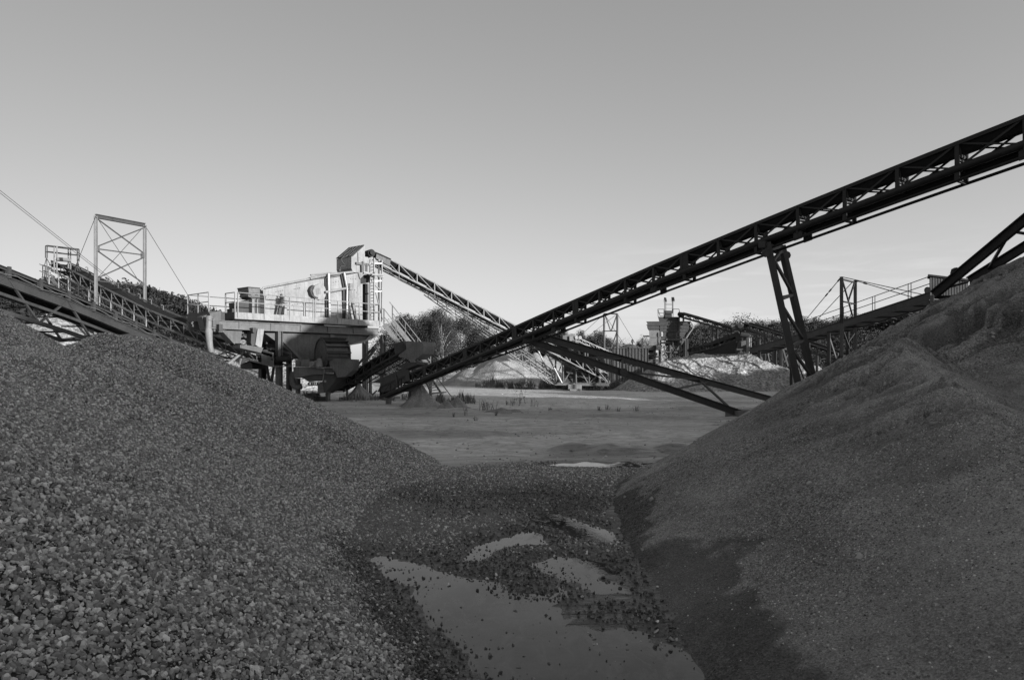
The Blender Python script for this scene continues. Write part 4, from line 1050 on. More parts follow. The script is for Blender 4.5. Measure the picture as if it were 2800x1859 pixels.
for (x,yt,yb,dd) in ((300,160,600,0),(345,150,620,0),(540,190,530,1.0),(578,180,545,1.0)): mb.tube(ZP('H',x,yt,dp_+dd), ZP('H',x,yb,dp_+dd), .05, 6)
for k in range(6):
    y = 375+k*42; mb.bar(ZP('H',302,y+8,dp_), ZP('H',343,y,dp_), .03, .03); mb.bar(ZP('H',541,y+20,dp_+1), ZP('H',577,y+12,dp_+1), .03, .03)
hd_.part('ladder', mb, 'grey')
mb = MB()
for (x0,y0,x1,y1) in ((185,132,720,195),(150,142,690,210),(185,132,150,142),(720,195,690,210),(185,235,700,295),(160,243,690,302)): mb.tube(ZP('H',x0,y0,dp_+.3), ZP('H',x1,y1,dp_+.3), .035, 6)
for (x,yt,yb) in ((152,142,345),(180,135,345),(693,208,405),(722,196,405)): mb.tube(ZP('H',x,yt,dp_+.3), ZP('H',x,yb,dp_+.3), .04, 6)
for (x0,y0,xs,y1) in ((168,345,(135,178,240),475),(702,405,(655,700,740),570)):
    for x in xs: mb.tube(ZP('H',x0,y0,dp_+.3), ZP('H',x,y1,dp_+.3), .025, 6)
hd_.part('upper_rail', mb, 'dark')
mb = MB(); mb.bar(ZP('H',345,365,dp_), ZP('H',580,385,dp_+.5), .5, .22); hd_.part('cross_plank', mb, 'mid')
mb = MB(); mb.prism([ZP('H',x,y,dp_) for x,y in ((300,820),(345,820),(345,870),(300,870))], pv*.3); hd_.part('junction_box', mb, 'grey')

# --- H: dark conveyor in front, far left
dH = lambda px: lin(px, (0,20.0), (472,30.0))
ptsH = [P(610,992,dH(610)), P(472,945,dH(472)), P(210,832,dH(210)), P(0,752,dH(0)), P(-330,628,dH(-330))]
TH, ndH, SH, HH_ = conveyor('belt_conveyor', 'dark nearby conveyor with a deep side beam running down behind the left gravel heap', ptsH, 1.1, 0.22, 1.35, 'dark', 0.06, 0.10, 0.04, belt_in=.0, idl=1, belt_top=1.4, ends=(False,False))
mb = MB()
for q in (0,1):
    for a, b in zip(ndH[:-1], ndH[1:]): mb.ibeam(a+SH*q-UP*.12, b+SH*q-UP*.12, .12, .30, .03)
TH.part('side_beam', mb, 'dark')
mb = MB()
wav = [p-SH*.10+UP*(.06+.05*math.sin(i*1.7)) for i, p in enumerate(resample(ptsH, .55))]
mb.path(wav, .014, 6); TH.part('power_cable', mb, 'mid')
mb = MB(); k0 = 8
lw_ = [p-UP*1.05 for p in ndH]
for q in (0,1):
    for i in range(k0, len(ndH)-1):
        mb.bar(lw_[i]+SH*q, lw_[i+1]+SH*q, .10, .12)
        if i%2: mb.bar(ndH[i]+SH*q, lw_[i+1]+SH*q, .06, .06)
        else: mb.bar(ndH[i+1]+SH*q, lw_[i]+SH*q, .06, .06)
    mb.bar(ndH[k0-2]+SH*q-UP*.2, lw_[k0]+SH*q, .10, .12)
    for i in range(k0,len(ndH)): mb.bar(ndH[i]+SH*q-UP*.55, ndH[i]+SH*(1-q)-UP*.55, .05,.05)
for i in range(k0, len(ndH)): mb.bar(lw_[i], lw_[i]+SH, .06, .06)
mb2 = MB()
for i in range(k0-1, len(ndH)-1): mb2.bar(ndH[i]-UP*.55-SH*.02, ndH[i+1]-UP*.55-SH*.02, .07, .09)
TH.part('under_truss', mb, 'dark'); TH.part('tie_rail', mb2, 'dark')
mb = MB()
for i, p in enumerate(ndH[1:-1]): mb.bar(p-SH*.06-UP*.02, p-SH*.06+UP*.33, .05, .12, up=(ndH[-1]-ndH[0]).normalized())
TH.part('idler_bracket', mb, 'dark')
# legs under its hidden lower part
mb = MB()
for i in (3,):
    for q in (0,1): mb.bar(ndH[i]+SH*q-UP*.2, V(((ndH[i]+SH*q).x,(ndH[i]+SH*q).y,-.1)), .14, .14)
TH.part('leg', mb, 'dark')

# --- C, D, E, F, G in the distance
dC = lambda px: lin(px, (1575,64.0), (1760,70.0))
TC, ndC, SC_, HC_ = conveyor('belt_conveyor', 'small pale truss conveyor sloping down to the right from a little square hopper', [ZP('4',470,822,70), ZP('E',2281,935,dC(1720)), ZP('E',1990,830,dC(1679)), ZP('E',1235,500,dC(1573))], .9, .34, 1.0, 'galv', .085, .06, .04, pr=.16)
mb = MB(); mb.prism([ZP('E',x,y,64) for x,y in ((990,405),(1118,405),(1118,500),(990,495))], V((.6,.8,0))*.9); 
hc = Thing('feed_hopper', 'little square hopper, sunlit right side coloured paler, at the head of the small truss conveyor', 'hopper', ZP('E',1165,620,64))
hc.part('upper_shell', mb, 'mid')
mb = MB(); mb.prism([ZP('E',x,y,64) for x,y in ((1010,501),(1118,501),(1205,625),(1125,625))], V((.6,.8,0))*.9); hc.part('funnel', mb, 'mid')
mb = MB(); mb.prism([ZP('E',x,y,63.8) for x,y in ((1120,420),(1185,430),(1215,520),(1250,555),(1190,625),(1165,625),(1122,500))], V((.6,.8,0))*.5); hc.part('side_shell', mb, 'light')  # sunlight put into the colour: right side paler than the shell
mb = MB()
for x in (1255,1325): mb.lathe(ZP('E',x,450,63.8), V((.2,-1,0)), [(.02,-.08),(.17,-.08),(.17,.08),(.02,.08)], 14)
TC.part('drive_wheel', mb, 'light')
mb = MB()
for x in (1420,1470): mb.bar(ZP('E',x,600,66), ZP('E',x,860,66), .12, .12)
TC.part('stand', mb, 'mid')
TD, ndD, SD_, HD_ = conveyor('belt_conveyor', 'distant dark conveyor sloping down to the right from the top of the big storage hopper', [ZP('F',1870,855,84), ZP('F',1060,610,88), ZP('F',830,545,90)], 1.0, .62, 1.5, 'dark', .11, .09, .06, pr=.3)
mb = MB()
for i in (2,6):
    p = ndD[i]; mb.bar(p, V((p.x,p.y,0)), .2, .2); mb.bar(p+SD_, V((p.x,p.y,0))+SD_.xyz, .2, .2)
TD.part('leg', mb, 'dark')
dE = lambda px: lin(px, (1887,72.0), (2020,68.0))
TE, ndE, SE, HE = conveyor('belt_conveyor', 'enclosed dark conveyor with a triangular side plate behind the long gravel heap', [ZP('F',1020,1250,72), ZP('F',1480,1160,70), ZP('F',1960,985,68.3)], 1.2, .5, 1.3, 'dark', .12, .1, .05, pr=.2)
mb = MB(); quad_plate(mb, 'F', [(1030,1190),(1960,835),(1960,920),(1060,1240)], dE, SE*.05); TE.part('side_wall', mb, 'dark')
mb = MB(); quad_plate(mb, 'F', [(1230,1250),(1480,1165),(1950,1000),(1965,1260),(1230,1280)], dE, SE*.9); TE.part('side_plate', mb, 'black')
mb = MB(); quad_plate(mb, 'F', [(1925,850),(2005,830),(2065,1010),(1975,1035)], dE, -SE*.15); TE.part('head_plate', mb, 'rusty')
mb = MB()
for (x,y) in ((1110,1190),(1310,1110),(1455,1060),(1600,990),(1780,910)): mb.bar(ZP('F',x-8,y-25,dE(Zp('F',x,y)[0])-.1), ZP('F',x+15,y+80,dE(Zp('F',x,y)[0])-.1), .1, .14)
TE.part('wall_stiffener', mb, 'rusty')
mb = MB(); mb.tube(ZP('F',2040,895,67.6), ZP('F',2190,915,67.3), .27, 14); mb.tube(ZP('F',2190,915,67.3), ZP('F',2230,920,67.3), .15, 12); TE.part('drive_motor', mb, 'dark')
mb = MB(); mb.prism([ZP('F',x,y,67.8) for x,y in ((1975,1040),(2135,1000),(2135,1170),(1960,1165))], V((.5,.8,0))); mb.bar(ZP('F',1935,1180,67.5), ZP('F',2180,1180,67.5), .6, .12); mb.bar(ZP('F',1960,1190,67.5), V((ZP('F',1960,1190,67.5).x,67.5,0)), .2, .2); TE.part('head_stand', mb, 'dark')
for x,w_ in ((2180,.25),(2208,.3)):
    mb = MB(); p = ZP('F',x,945,67.2 if x<2200 else 67.8); mb.bar(p, V((p.x,p.y,0)), w_, w_); TE.part('post', mb, 'grey' if x < 2200 else 'mid')
TF, ndF, SF, HF = conveyor('belt_conveyor', 'distant dark truss conveyor passing behind the trestle leg and down to the right', [ZP('G',2060,1050,66), ZP('G',1160,735,74), ZP('G',440,500,82)], 1.1, .8, 1.5, 'dark', .12, .1, .07, pr=.25)
mb = MB(); mb.prism([ZP('G',x,y,82) for x,y in ((250,420),(290,425),(300,440),(395,425),(430,440),(380,520),(300,520),(255,560))], V((.3,.9,0))*1.0); TF.part('head_box', mb, 'dark')
mb = MB(); mb.tube(ZP('G',395,440,81.6), ZP('G',425,440,81.9), .30, 14); TF.part('head_drum', mb, 'light')
mb = MB()
for i in (3, 8):
    p = ndF[i]
    for q in (0,1): mb.bar(p+SF*q, V((p.x,p.y,0))+SF*q, .22, .22)
    mb.bar(p, V((p.x,p.y,0))+SF, .1, .1)
TF.part('leg', mb, 'dark')
dG_ = lambda px: lin(px, (2060,60.0), (2543,40.0))
ptsG = [ZP('G',560,905,60.5), ZP('G',1000,775,dG_(2121)), ZP('G',1500,660,dG_(2201)), ZP('5',1390,1000,40.0)]
nG = resample(ptsG, 1.6); SGs = side_away(ptsG[0], ptsG[-1]); SG_ = SGs*1.5
TG = Thing('conveyor_gallery', 'dark rusty conveyor gallery with a hand rail climbing to the little hut on the right', 'conveyor', (nG[0].x, nG[0].y, 0))
for q in (0,1):
    mb = MB()
    for a, b in zip(nG[:-1], nG[1:]): mb.ibeam(a+SG_*q+UP*.2, b+SG_*q+UP*.2, .16, .50, .04)
    TG.part('side_beam', mb, 'dark')
mb = MB()
for a, b in zip(nG[:-1], nG[1:]): mb.bar(a+SG_*.5+UP*.02, b+SG_*.5+UP*.02, 1.3, .05); mb.bar(a-UP*.02, a+SG_-UP*.02, .1, .1)
TG.part('floor', mb, 'black')
T_b = TG.part('belt', ribbon(nG, [(SG_*.2,.5),(SG_*.35,.38),(SG_*.65,.38),(SG_*.8,.5)], .03), 'belt')
mb = MB(); 
for k, p in enumerate(nG):
    if k%2 == 0:
        t = (nG[-1]-nG[0]).normalized()
        for s in (-.12,.12): mb.bar(p+t*s+UP*.45-SG_*.02, p+t*s+UP*1.35-SG_*.02, .04, .04)
for z in (1.35,.92): mb.path([p+UP*z-SG_*.02 for p in nG], .025, 6)
TG.part('hand_rail', mb, 'dark')
mb = MB()
for i in (1,4,7):
    p = nG[i]
    for q in (0,1): mb.bar(p+SG_*q, V((p.x,p.y,0))+SG_*q, .2, .2)
    mb.bar(p-UP*.3, V((p.x,p.y,0))+SG_, .09, .09)
TG.part('leg', mb, 'black')
mb = MB()                                # the little covered box beyond it
for (x,y0,x1,y1) in ((560,870,1000,730),(600,890,1130,570+150),(700,840,960,700)): mb.bar(ZP('G',x,y0,66), ZP('G',x1,y1,66), .2, .2)
TS = Thing('trestle_bent', 'dark steel trestle standing under the crossing of the distant conveyors', 'trestle', V((ZP('G',1100,900,64).x,64,0)))
TS.part('raking_beam', mb, 'dark')
for x in (965,1080,1105,1225):
    m2 = MB(); p = ZP('G',x,790,64); m2.bar(p, V((p.x,p.y,0)), .18, .18); TS.part('post', m2, 'dark')
m2 = MB(); m2.bar(ZP('G',1120,820,64), ZP('G',1210,1130,64), .14,.14); m2.bar(ZP('G',1230,880,64), ZP('G',1150,1060,64), .1,.1); m2.bar(ZP('G',940,800,64), ZP('G',1240,830,64), .2,.2); TS.part('brace', m2, 'dark')
# post on the left of the trestle
mb = MB(); p = ZP('G',712,660,69); mb.bar(p, V((p.x,p.y,0)), .3, .3); single('steel_post', mb, 'dark', 'single dark steel post standing behind the right end of the long gravel heap', 'post')
# ------------------------------------------------------------------ masts with guy wires, hut, bins, big hopper
mast = Thing('portal_mast', 'tall braced steel portal straddling the pale walkway conveyor at the left', 'mast', V((P(262,900,44.5).x, 44.5, 0)))
dl, dr_ = 44.5, 47.7
tl, tr2 = P(262,591,dl), P(396,616,dr_)
for t in (tl, tr2):
    mb = MB(); mb.ibeam(t, V((t.x,t.y,0)), .20, .20, .03, up=V((.8,.6,0))); mast.part('post', mb, 'mid')
mb = MB(); mb.ibeam(tl, tr2, .22, .26, .04); mast.part('top_beam', mb, 'dark')
mb = MB()
def m1(x,y): 
    px, py = Zp('1',x,y); return P(px, py, lin(px,(262,dl),(396,dr_)))
for (x0,y0,x1,y1) in ((835,310,1228,600),(838,545,1240,385),(845,568,1220,618),(838,585,1228,860),(838,815,1235,640),(835,840,1228,880)): mb.bar(m1(x0,y0), m1(x1,y1), .06, .07)
mast.part('brace', mb, 'dark')
mb = MB()
for (x,y0,y1) in ((838,545,590),(1222,600,645),(838,815,838),(1222,855,880)): mb.bar(m1(x,y0), m1(x,y1), .05, .25, up=V((1,0,0)))
mast.part('gusset_plate', mb, 'mid')
mb = MB()
for (a,b) in ((tl, ZP('1',560,720,41)+V((0,0,-1.5))), (tr2, ZP('1',1690,1090,54)), (ZP('1',1255,930,47.7), ZP('1',1440,1210,51)), (m1(845,320), m1(1215,880)), (m1(1215,395), m1(838,815))): mb.tube(a, b, .018, 5)
mast.part('guy_wire', mb, 'cable')
mb = MB()
for dx in (0, 8): mb.tube(P(-240,330+dx,38), P(590,990+dx*.6,44), .014, 5)
single('guy_cable', mb, 'cable', 'pair of thin steel cables slanting down across the sky at the left', 'cable')
# small mast
sm = Thing('guyed_mast', 'slim twin post mast with guy wires standing beyond the crossing of the conveyors', 'mast', V((P(1651,990,70).x,70,0)))
ta, tb_ = P(1652,858,70), P(1688,858,67.5)
for t in (ta,tb_):
    mb = MB(); mb.bar(t, V((t.x,t.y,0)), .16, .16); sm.part('post', mb, 'mid')
mb = MB(); mb.bar(ta, tb_, .12, .12)
def m3(x,y):
    px, py = Zp('3',x,y); return P(px, py, lin(px,(1652,70),(1688,67.5)))
for (x0,y0,x1,y1) in ((1740,695,1787,830),(1840,695,1792,830),(1730,832,1843,830),(1840,840,1792,980)): mb.bar(m3(x0,y0), m3(x1,y1), .09, .09)
sm.part('brace', mb, 'mid')
mb = MB()
for a, b in ((ta, ZP('3',1550,850,78)), (tb_, ZP('3',1615,860,80)), (tb_, ZP('3',2080,1075,66)), (ta, ZP('3',1990,1085,64))): mb.tube(a, b, .02, 5)
sm.part('guy_wire', mb, 'cable')
# right mast
rmst = Thing('cable_mast', 'dark twin post mast with stay cables holding up the gallery on the right', 'mast', V((P(2301,990,45.5).x,45.5,0)))
ta, tb_ = P(2301,757,45.5), P(2338.5,767,47.8)
for t in (ta,tb_):
    mb = MB(); mb.ibeam(t, V((t.x,t.y,0)), .20, .20, .03, up=V((.5,.8,0))); rmst.part('post', mb, 'black')
mb = MB(); mb.bar(ta-UP*.15, tb_-UP*.15, .1, .1)
def m5(x,y):
    px, py = Zp('5',x,y); return P(px, py, lin(px,(2301,45.5),(2338.5,47.8)))
for (x0,y0,x1,y1) in ((640,840,725,1140),(740,860,690,1010),(645,1018,745,1038),(648,1280,700,1420),(740,1290,690,1360)): mb.bar(m5(x0,y0), m5(x1,y1), .09, .09)
rmst.part('brace', mb, 'black')
mb = MB()
for a, b in ((ta, ZP('5',335,1160,56)), (ZP('5',725,850,47.8), ZP('5',430,1165,58)), (tb_, ZP('5',1270,990,41.5)), (ta, ZP('5',1280,985,41.5)+SG_)): mb.tube(a, b, .028, 6)
for u in (.04,.26,.36): 
    p = ta.lerp(ZP('5',335,1160,56),u); q = ta.lerp(ZP('5',335,1160,56),u+.05); mb.tube(p, q, .055, 6)
for u in (.0,.16): 
    e = ZP('5',1270,990,41.5); mb.tube(tb_.lerp(e,u), tb_.lerp(e,u+.05), .06, 6)
rmst.part('stay_cable', mb, 'cable')
# hut
hut = Thing('hut', 'small sheet clad hut with an overhanging flat roof at the top of the gallery', 'hut', ZP('5',1500,960,39.5))
h_ax = V((.99,-.05,0)).normalized(); hv = V((.50,.87,0))*1.3
c0, c1 = ZP('5',1390,800,39.5), ZP('5',1390,965,39.5); Lh = h_ax*2.15
mb = MB(); mb.prism([c0, c0+Lh-UP*.30, c1+Lh, c1], hv)
for k in range(1,14): 
    p = c0+Lh*(k/14)-V((0,0,.30*k/14)); mb.bar(p-hv.normalized()*.012, V((p.x,p.y,c1.z))-hv.normalized()*.012, .03, .03, up=h_ax)
hut.part('wall', mb, 'panel')
mb = MB(); r0 = ZP('5',1372,785,39.5)-hv*.1; mb.prism([r0, r0+Lh*1.08-UP*.30, r0+Lh*1.08-UP*.42, r0-UP*.10], hv*1.2); hut.part('roof', mb, 'felt')
mb = MB(); w0 = c0+Lh*.48-UP*.42-hv.normalized()*.03; mb.bar(w0, w0+h_ax*.5, .04, .42); hut.part('window', mb, 'glass')
mb = MB(); q = ZP('5',1367,915,39.3); mb.tube(q, q+hv*.3, .16, 12); mb.tube(q-h_ax*.05-UP*.1, q-h_ax*.05+hv*.2-UP*.1, .10, 10); hut.part('winch_drum', mb, 'black')
mb = MB(); 
for k in (0.05,.95):
    p = c1+Lh*k; mb.bar(p, V((p.x,p.y,0)), .2, .2); mb.bar(p+hv, V((p.x,p.y,0))+hv, .2, .2)
hut.part('leg', mb, 'dark')
# big storage hopper
bd = 90.0; bv = V((.25,.97,0))*4.5
BH = Thing('storage_hopper', 'big streaked steel storage hopper on legs beyond the long gravel heap', 'hopper', V((ZP('F',630,900,bd).x,bd+2,0)))
mb = MB(); mb.prism([ZP('F',x,y,bd) for x,y in ((205,640),(1052,634),(1052,690),(1040,690),(625,688),(215,700))], bv); 
for y in (642,704): mb.bar(ZP('F',198,y,bd-.06), ZP('F',1058,y-6,bd-.06), .16, .10)
BH.part('rim', mb, 'rusty')
mb = MB(); mb.prism([ZP('F',x,y,bd+.05) for x,y in ((207,702),(1055,692),(1065,740),(960,985),(480,985),(300,900),(215,770))], bv*.97, .9)
for y,x0,x1 in ((765,230,1040),(832,300,1025),(932,400,980)): mb.bar(ZP('F',x0,y,bd-.02), ZP('F',x1,y,bd-.02), .12, .09)
for x in (470,620): mb.bar(ZP('F',x,710,bd), ZP('F',x,980,bd), .07, .1, up=V((1,0,0)))
BH.part('body', mb, 'rusty')
mb = MB(); mb.path([ZP('F',x,y,bd-.2) for x,y in ((1055,640),(1095,690),(1095,780),(1040,850),(970,960))], .09, 8); BH.part('down_pipe', mb, 'grey')
mb = MB()
for x in (460,640,945,985):
    p = ZP('F',x,970,bd+(.3 if x != 985 else 3.5)); mb.bar(p, V((p.x,p.y,0)), .3, .3)
mb.bar(ZP('F',430,985,bd), ZP('F',960,985,bd), .4, .3); mb.bar(ZP('F',790,1190,bd), ZP('F',920,1000,bd), .25, .25); mb.bar(ZP('F',430,1050,bd-.4), ZP('F',640,1045,bd-.4), .25, .2)
mb.bar(ZP('F',520,1225,bd-.4), ZP('F',800,1235,bd-.4), .2, .16)
BH.part('leg_frame', mb, 'dark')
mb = MB(); mb.prism([ZP('F',x,y,bd+.6) for x,y in ((570,985),(705,990),(705,1100),(560,1105))], bv*.3); mb.prism([ZP('F',x,y,bd+1.2) for x,y in ((715,1000),(880,1000),(850,1110),(720,1110))], bv*.3); BH.part('discharge_gate', mb, 'dark')
cab = Thing('control_cabinet', 'pale stack of boxes with a projecting pipe in front of the big storage hopper', 'cabinet', V((ZP('F',330,1100,88).x,88,0)))
for (y0,y1,mt,x0,x1) in ((808,945,'mid',250,425),(955,1045,'mid',250,425),(1048,1100,'mid',245,430),(1105,1190,'dark',160,410),(1240,1300,'dark',160,390),(1310,1340,'black',200,430),(1365,1430,'dark',180,420),(1440,1500,'black',100,420)):
    mb = MB(); mb.prism([ZP('F',x,y,88) for x,y in ((x0,y0),(x1,y0),(x1,y1),(x0,y1))], V((.3,.9,0))*1.6); cab.part('box', mb, mt)
mb = MB(); p = ZP('F',300,1190,88.8); mb.bar(p, V((p.x,p.y,0)), .8, .8); cab.part('post', mb, 'black')
mb = MB(); mb.tube(ZP('F',130,922,88.4), ZP('F',260,922,88.4), .09, 8); cab.part('pipe', mb, 'dark')
mb = MB(); mb.lathe(ZP('F',485,880,87.8), UP, [(.05,-.35),(.2,-.3),(.24,0),(.2,.25),(.05,.3)], 12); mb.path([ZP('F',470,910,87.8), ZP('F',450,1000,87.8), ZP('F',455,1150,87.9)], .05, 6); mb.prism([ZP('F',x,y,87.7) for x,y in ((385,1095),(510,1100),(470,1185),(390,1185))], V((0,.4,0))); cab.part('dust_collector', mb, 'light')
# platform on top of the hopper
TPf = Thing('top_platform', 'dark railed platform with a pulley on top of the big storage hopper', 'platform', ZP('F',630,632,bd+1))
mb = MB(); mb.prism([ZP('F',x,y,bd+.3) for x,y in ((420,542),(560,545),(700,545),(842,545),(832,632),(445,632))], bv*.5); TPf.part('base', mb, 'black')
mb = MB()
for x0,y0,x1,y1 in ((418,395,538,395),(418,395,425,545),(425,410,462,525),(538,395,535,545),(462,525,520,525),(425,470,530,475),(720,392,830,392),(830,392,848,470),(720,392,715,545)): mb.tube(ZP('F',x0,y0,bd+.4), ZP('F',x1,y1,bd+.4), .04, 5)
TPf.part('railing', mb, 'dark')
mb = MB(); mb.tube(ZP('F',552,535,bd+.4), ZP('F',682,535,bd+.4), .36, 14); mb.bar(ZP('F',560,452,bd+.4), ZP('F',700,455,bd+.4), .4, .40); TPf.part('pulley', mb, 'black')
mb = MB()
for x0,x1,yb in ((552,575,560),(702,715,470)):
    for x in (x0,x1): mb.tube(ZP('F',x,245,bd+.5), ZP('F',x,yb,bd+.5), .05, 6)
for y in (292,312,380): mb.bar(ZP('F',552,y,bd+.5), ZP('F',712,y,bd+.5), .05, .05)
TPf.part('lamp_post', mb, 'mid')
for (x,y,lab) in ((563,208,'left of two dark floodlights on the posts above the big storage hopper, tipped sideways'),(712,200,'right of two dark floodlights on the posts above the big storage hopper')):
    fl = Thing('floodlight', lab, 'floodlight', ZP('F',x,245,bd+.5), 'floodlights above the storage hopper')
    c = ZP('F',x,y,bd+.4); a_ = V((.97,-.2,0)) if x > 600 else V((.9,.3,-.1)).normalized()
    mb = MB(); mb.prism([c+a_*sx_+UP*sz_ for sx_, sz_ in ((-.2,.27),(.17,.27),(.22,-.2),(-.12,-.27))], V((.1,.45,0))); fl.part('housing', mb, 'felt')
    mb = MB(); mb.prism([c+a_*sx_+UP*sz_+V((0,-.02,0)) for sx_, sz_ in ((-.13,.18),(.11,.18),(.15,-.1),(-.07,-.16))], V((0,-.03,0))); fl.part('lens', mb, 'felt')
    mb = MB(); mb.path([c-a_*.22, c-a_*.22-UP*.32, c+a_*.22-UP*.32, c+a_*.22], .025, 5); fl.part('bracket', mb, 'mid')
# steel bins with a dome of gravel
bins = Thing('steel_bin', 'long dark ribbed steel bin behind the guyed mast', 'bin', V((P(1715,985,84).x,84,0)))
b0, b1 = P(1652,952,84), P(1772,952,84)
mb = MB(); mb.prism([b0, b1, V((b1.x,b1.y,0)), V((b0.x,b0.y,0))], V((0,4,0)))
bins.part('wall', mb, 'dark')
mb = MB()
for k in range(15):
    p = b0.lerp(b1, k/14); mb.bar(p+V((0,-.06,0)), V((p.x,p.y-.06,0)), .07, .05, up=V((1,0,0)))
mb.bar(b0+V((0,-.08,.05)), b1+V((0,-.08,.05)), .2, .14); bins.part('rib', mb, 'dark')
a = apex(1722,941,87)
dm = MB(); vs = []; n, m = 24, 8
for i in range(m+1):
    t = i/m
    for j in range(n):
        an = 2*math.pi*j/n; rr2 = 2.6*t; vs.append((a[0]+rr2*math.cos(an), a[1]+rr2*math.sin(an)*.7, a[2]-1.3*t**1.7+.04*math.sin(an*5+i)))
dm.add(vs, [(i*n+j,i*n+(j+1)%n,(i+1)*n+(j+1)%n,(i+1)*n+j) for i in range(m) for j in range(n)])
single('gravel_mound', dm, 'darkgravel', 'rounded dark mound of gravel heaped above the rim of the ribbed steel bin', 'gravel heap', smooth=True)
for (x,y0,y1,d_,lab) in ((1934,915,1100,82,'thin steel post with a dark lamp head beside the gravel mound in the bin'),(2020,905,1090,82.5,'thin pointed steel post right of the gravel mound in the bin')):
    mb = MB(); p = ZP('3',x+40,y0,d_); mb.tube(p, V((p.x,p.y,0)), .07, 6); mb.lathe(p, UP, [(.05,-.3),(.14,-.25),(.14,.1),(.04,.2)], 8); single('steel_post', mb, 'dark', lab, 'post')
# ------------------------------------------------------------------ the screening plant
O0 = P(642.4,853,36.4); O1 = P(1040.5,877.6,44.0); DZ = (O0.z+O1.z)/2
UU = (O1-O0); UU.z = 0; LEN = UU.length; UU.normalize(); VV = V((-UU.y, UU.x, 0))
if VV.y < 0: VV = -VV
def on(px, py, v=0.0):                  # photo pixel met by the vertical plane at depth v behind the deck front
    n = VV; o = O0+VV*v; r_ = V(((px-CX)/F, 1.0, (HY-py)/F)); c = V((0,0,CAMH))
    return c+r_*((o-c).dot(n)/r_.dot(n))
def oz(z, x, y, v=0.0): a, b = Zp(z,x,y); return on(a, b, v)
def L(u, v, z): return V((O0.x,O0.y,0))+UU*u+VV*v+UP*z
def ucoord(p): return (V((p.x,p.y,0))-V((O0.x,O0.y,0))).dot(UU)
SP = Thing('screening_plant', 'tall steel screening platform on legs with a pale edged railed deck and a funnel below', 'platform', L(4.5,1.7,0))
mb = MB(); mb.prism([L(.02,.06,DZ-.02), L(LEN,.06,DZ-.02), L(LEN,3.5,DZ-.02), L(.02,3.5,DZ-.02)], V((0,0,-.22))); SP.part('deck', mb, 'grey')
mb = MB(); mb.prism([L(0,0,DZ), L(LEN,0,DZ), L(LEN,0,DZ-.36), L(0,0,DZ-.36)], VV*.05)
mb.prism([L(2.9,-.012,DZ-.06), L(LEN-.02,-.012,DZ-.06), L(LEN-.02,-.012,DZ-.33), L(2.9,-.012,DZ-.33)], VV*.01); SP.part('front_fascia', mb, 'light')
mb = MB(); mb.prism([L(-.03,0,DZ), L(-.03,1.0,DZ), L(-.03,1.0,DZ-.36), L(-.03,0,DZ-.36)], UU*.025); mb.prism([L(-.9,1.02,DZ+.05), L(.0,1.02,DZ+.05), L(.0,3.5,DZ+.05), L(-.9,3.5,DZ+.05)], V((0,0,-.5))); SP.part('end_fascia', mb, 'dark')
mb = MB()
for v_ in (.55, 2.9):
    mb.ibeam(L(-1.2,v_,DZ-.68), L(LEN+.25,v_,DZ-.68), .24, .46, .035)
    for u in np.arange(.6, LEN, 1.9): mb.bar(L(u,v_-.02,DZ-.89), L(u,v_-.02,DZ-.47), .10, .20, up=UU)
for u in (0.2,3.0,6.0,9.3): mb.ibeam(L(u,.6,DZ-.38), L(u,2.85,DZ-.38), .16, .18, .03)
mb.bar(L(-.9,.6,DZ-.95), L(2.4,1.6,DZ-1.0), .15, .22)
SP.part('main_beam', mb, 'mid')
legs = [(oz('D',1590,300,.55),.30,'plant'),(on(1047,905,.55),.26,'mid'),(oz('D',1785,760,2.9),.26,'dark'),(oz('D',1265,300,2.9),.34,'black'),(oz('2',1558,900,2.9),.24,'mid'),(oz('2',1580,900,2.4),.12,'galv')]
for p, w_, mt in legs:
    mb = MB(); mb.ibeam(V((p.x,p.y,DZ-.9)), V((p.x,p.y,-.05)), w_, w_, .03, up=UU); SP.part('leg', mb, mt)
mb = MB()
for (z,x0,y0,x1,y1,v_) in (('D',1270,560,1420,1400,2.2),('D',1535,700,1430,1400,2.2),('D',1330,550,1540,545,1.6),('D',1270,710,1520,700,1.6),('2',1720,880,1500,1120,2.2),('2',1540,1120,1720,900,2.2)): mb.bar(oz(z,x0,y0,v_), oz(z,x1,y1,v_), .11, .13)
SP.part('leg_brace', mb, 'dark')
# funnel
mb = MB(); pl_ = [oz('2',x,y,.75) for x,y in ((700,848),(1690,866),(1520,925),(1400,960),(1160,1075),(1010,1075))]; mb.prism(pl_, VV*2.0, .93)
mb2 = MB(); mb2.bar(oz('2',850,905,.70), oz('2',1010,1070,.70), .06, .14); mb2.bar(oz('2',1280,850,.70), oz('2',1280,895,.70), .06, .3, up=UU)
fn = SP.part('funnel', mb, 'plant'); SP.part('funnel_rib', mb2, 'mid', fn)
mb = MB(); mb.prism([oz('2',x,y,.6) for x,y in ((1395,960),(1500,925),(1570,905),(1610,860),(1690,868),(1640,890),(1540,935))], VV*.05); SP.part('funnel_lip', mb, 'grey')
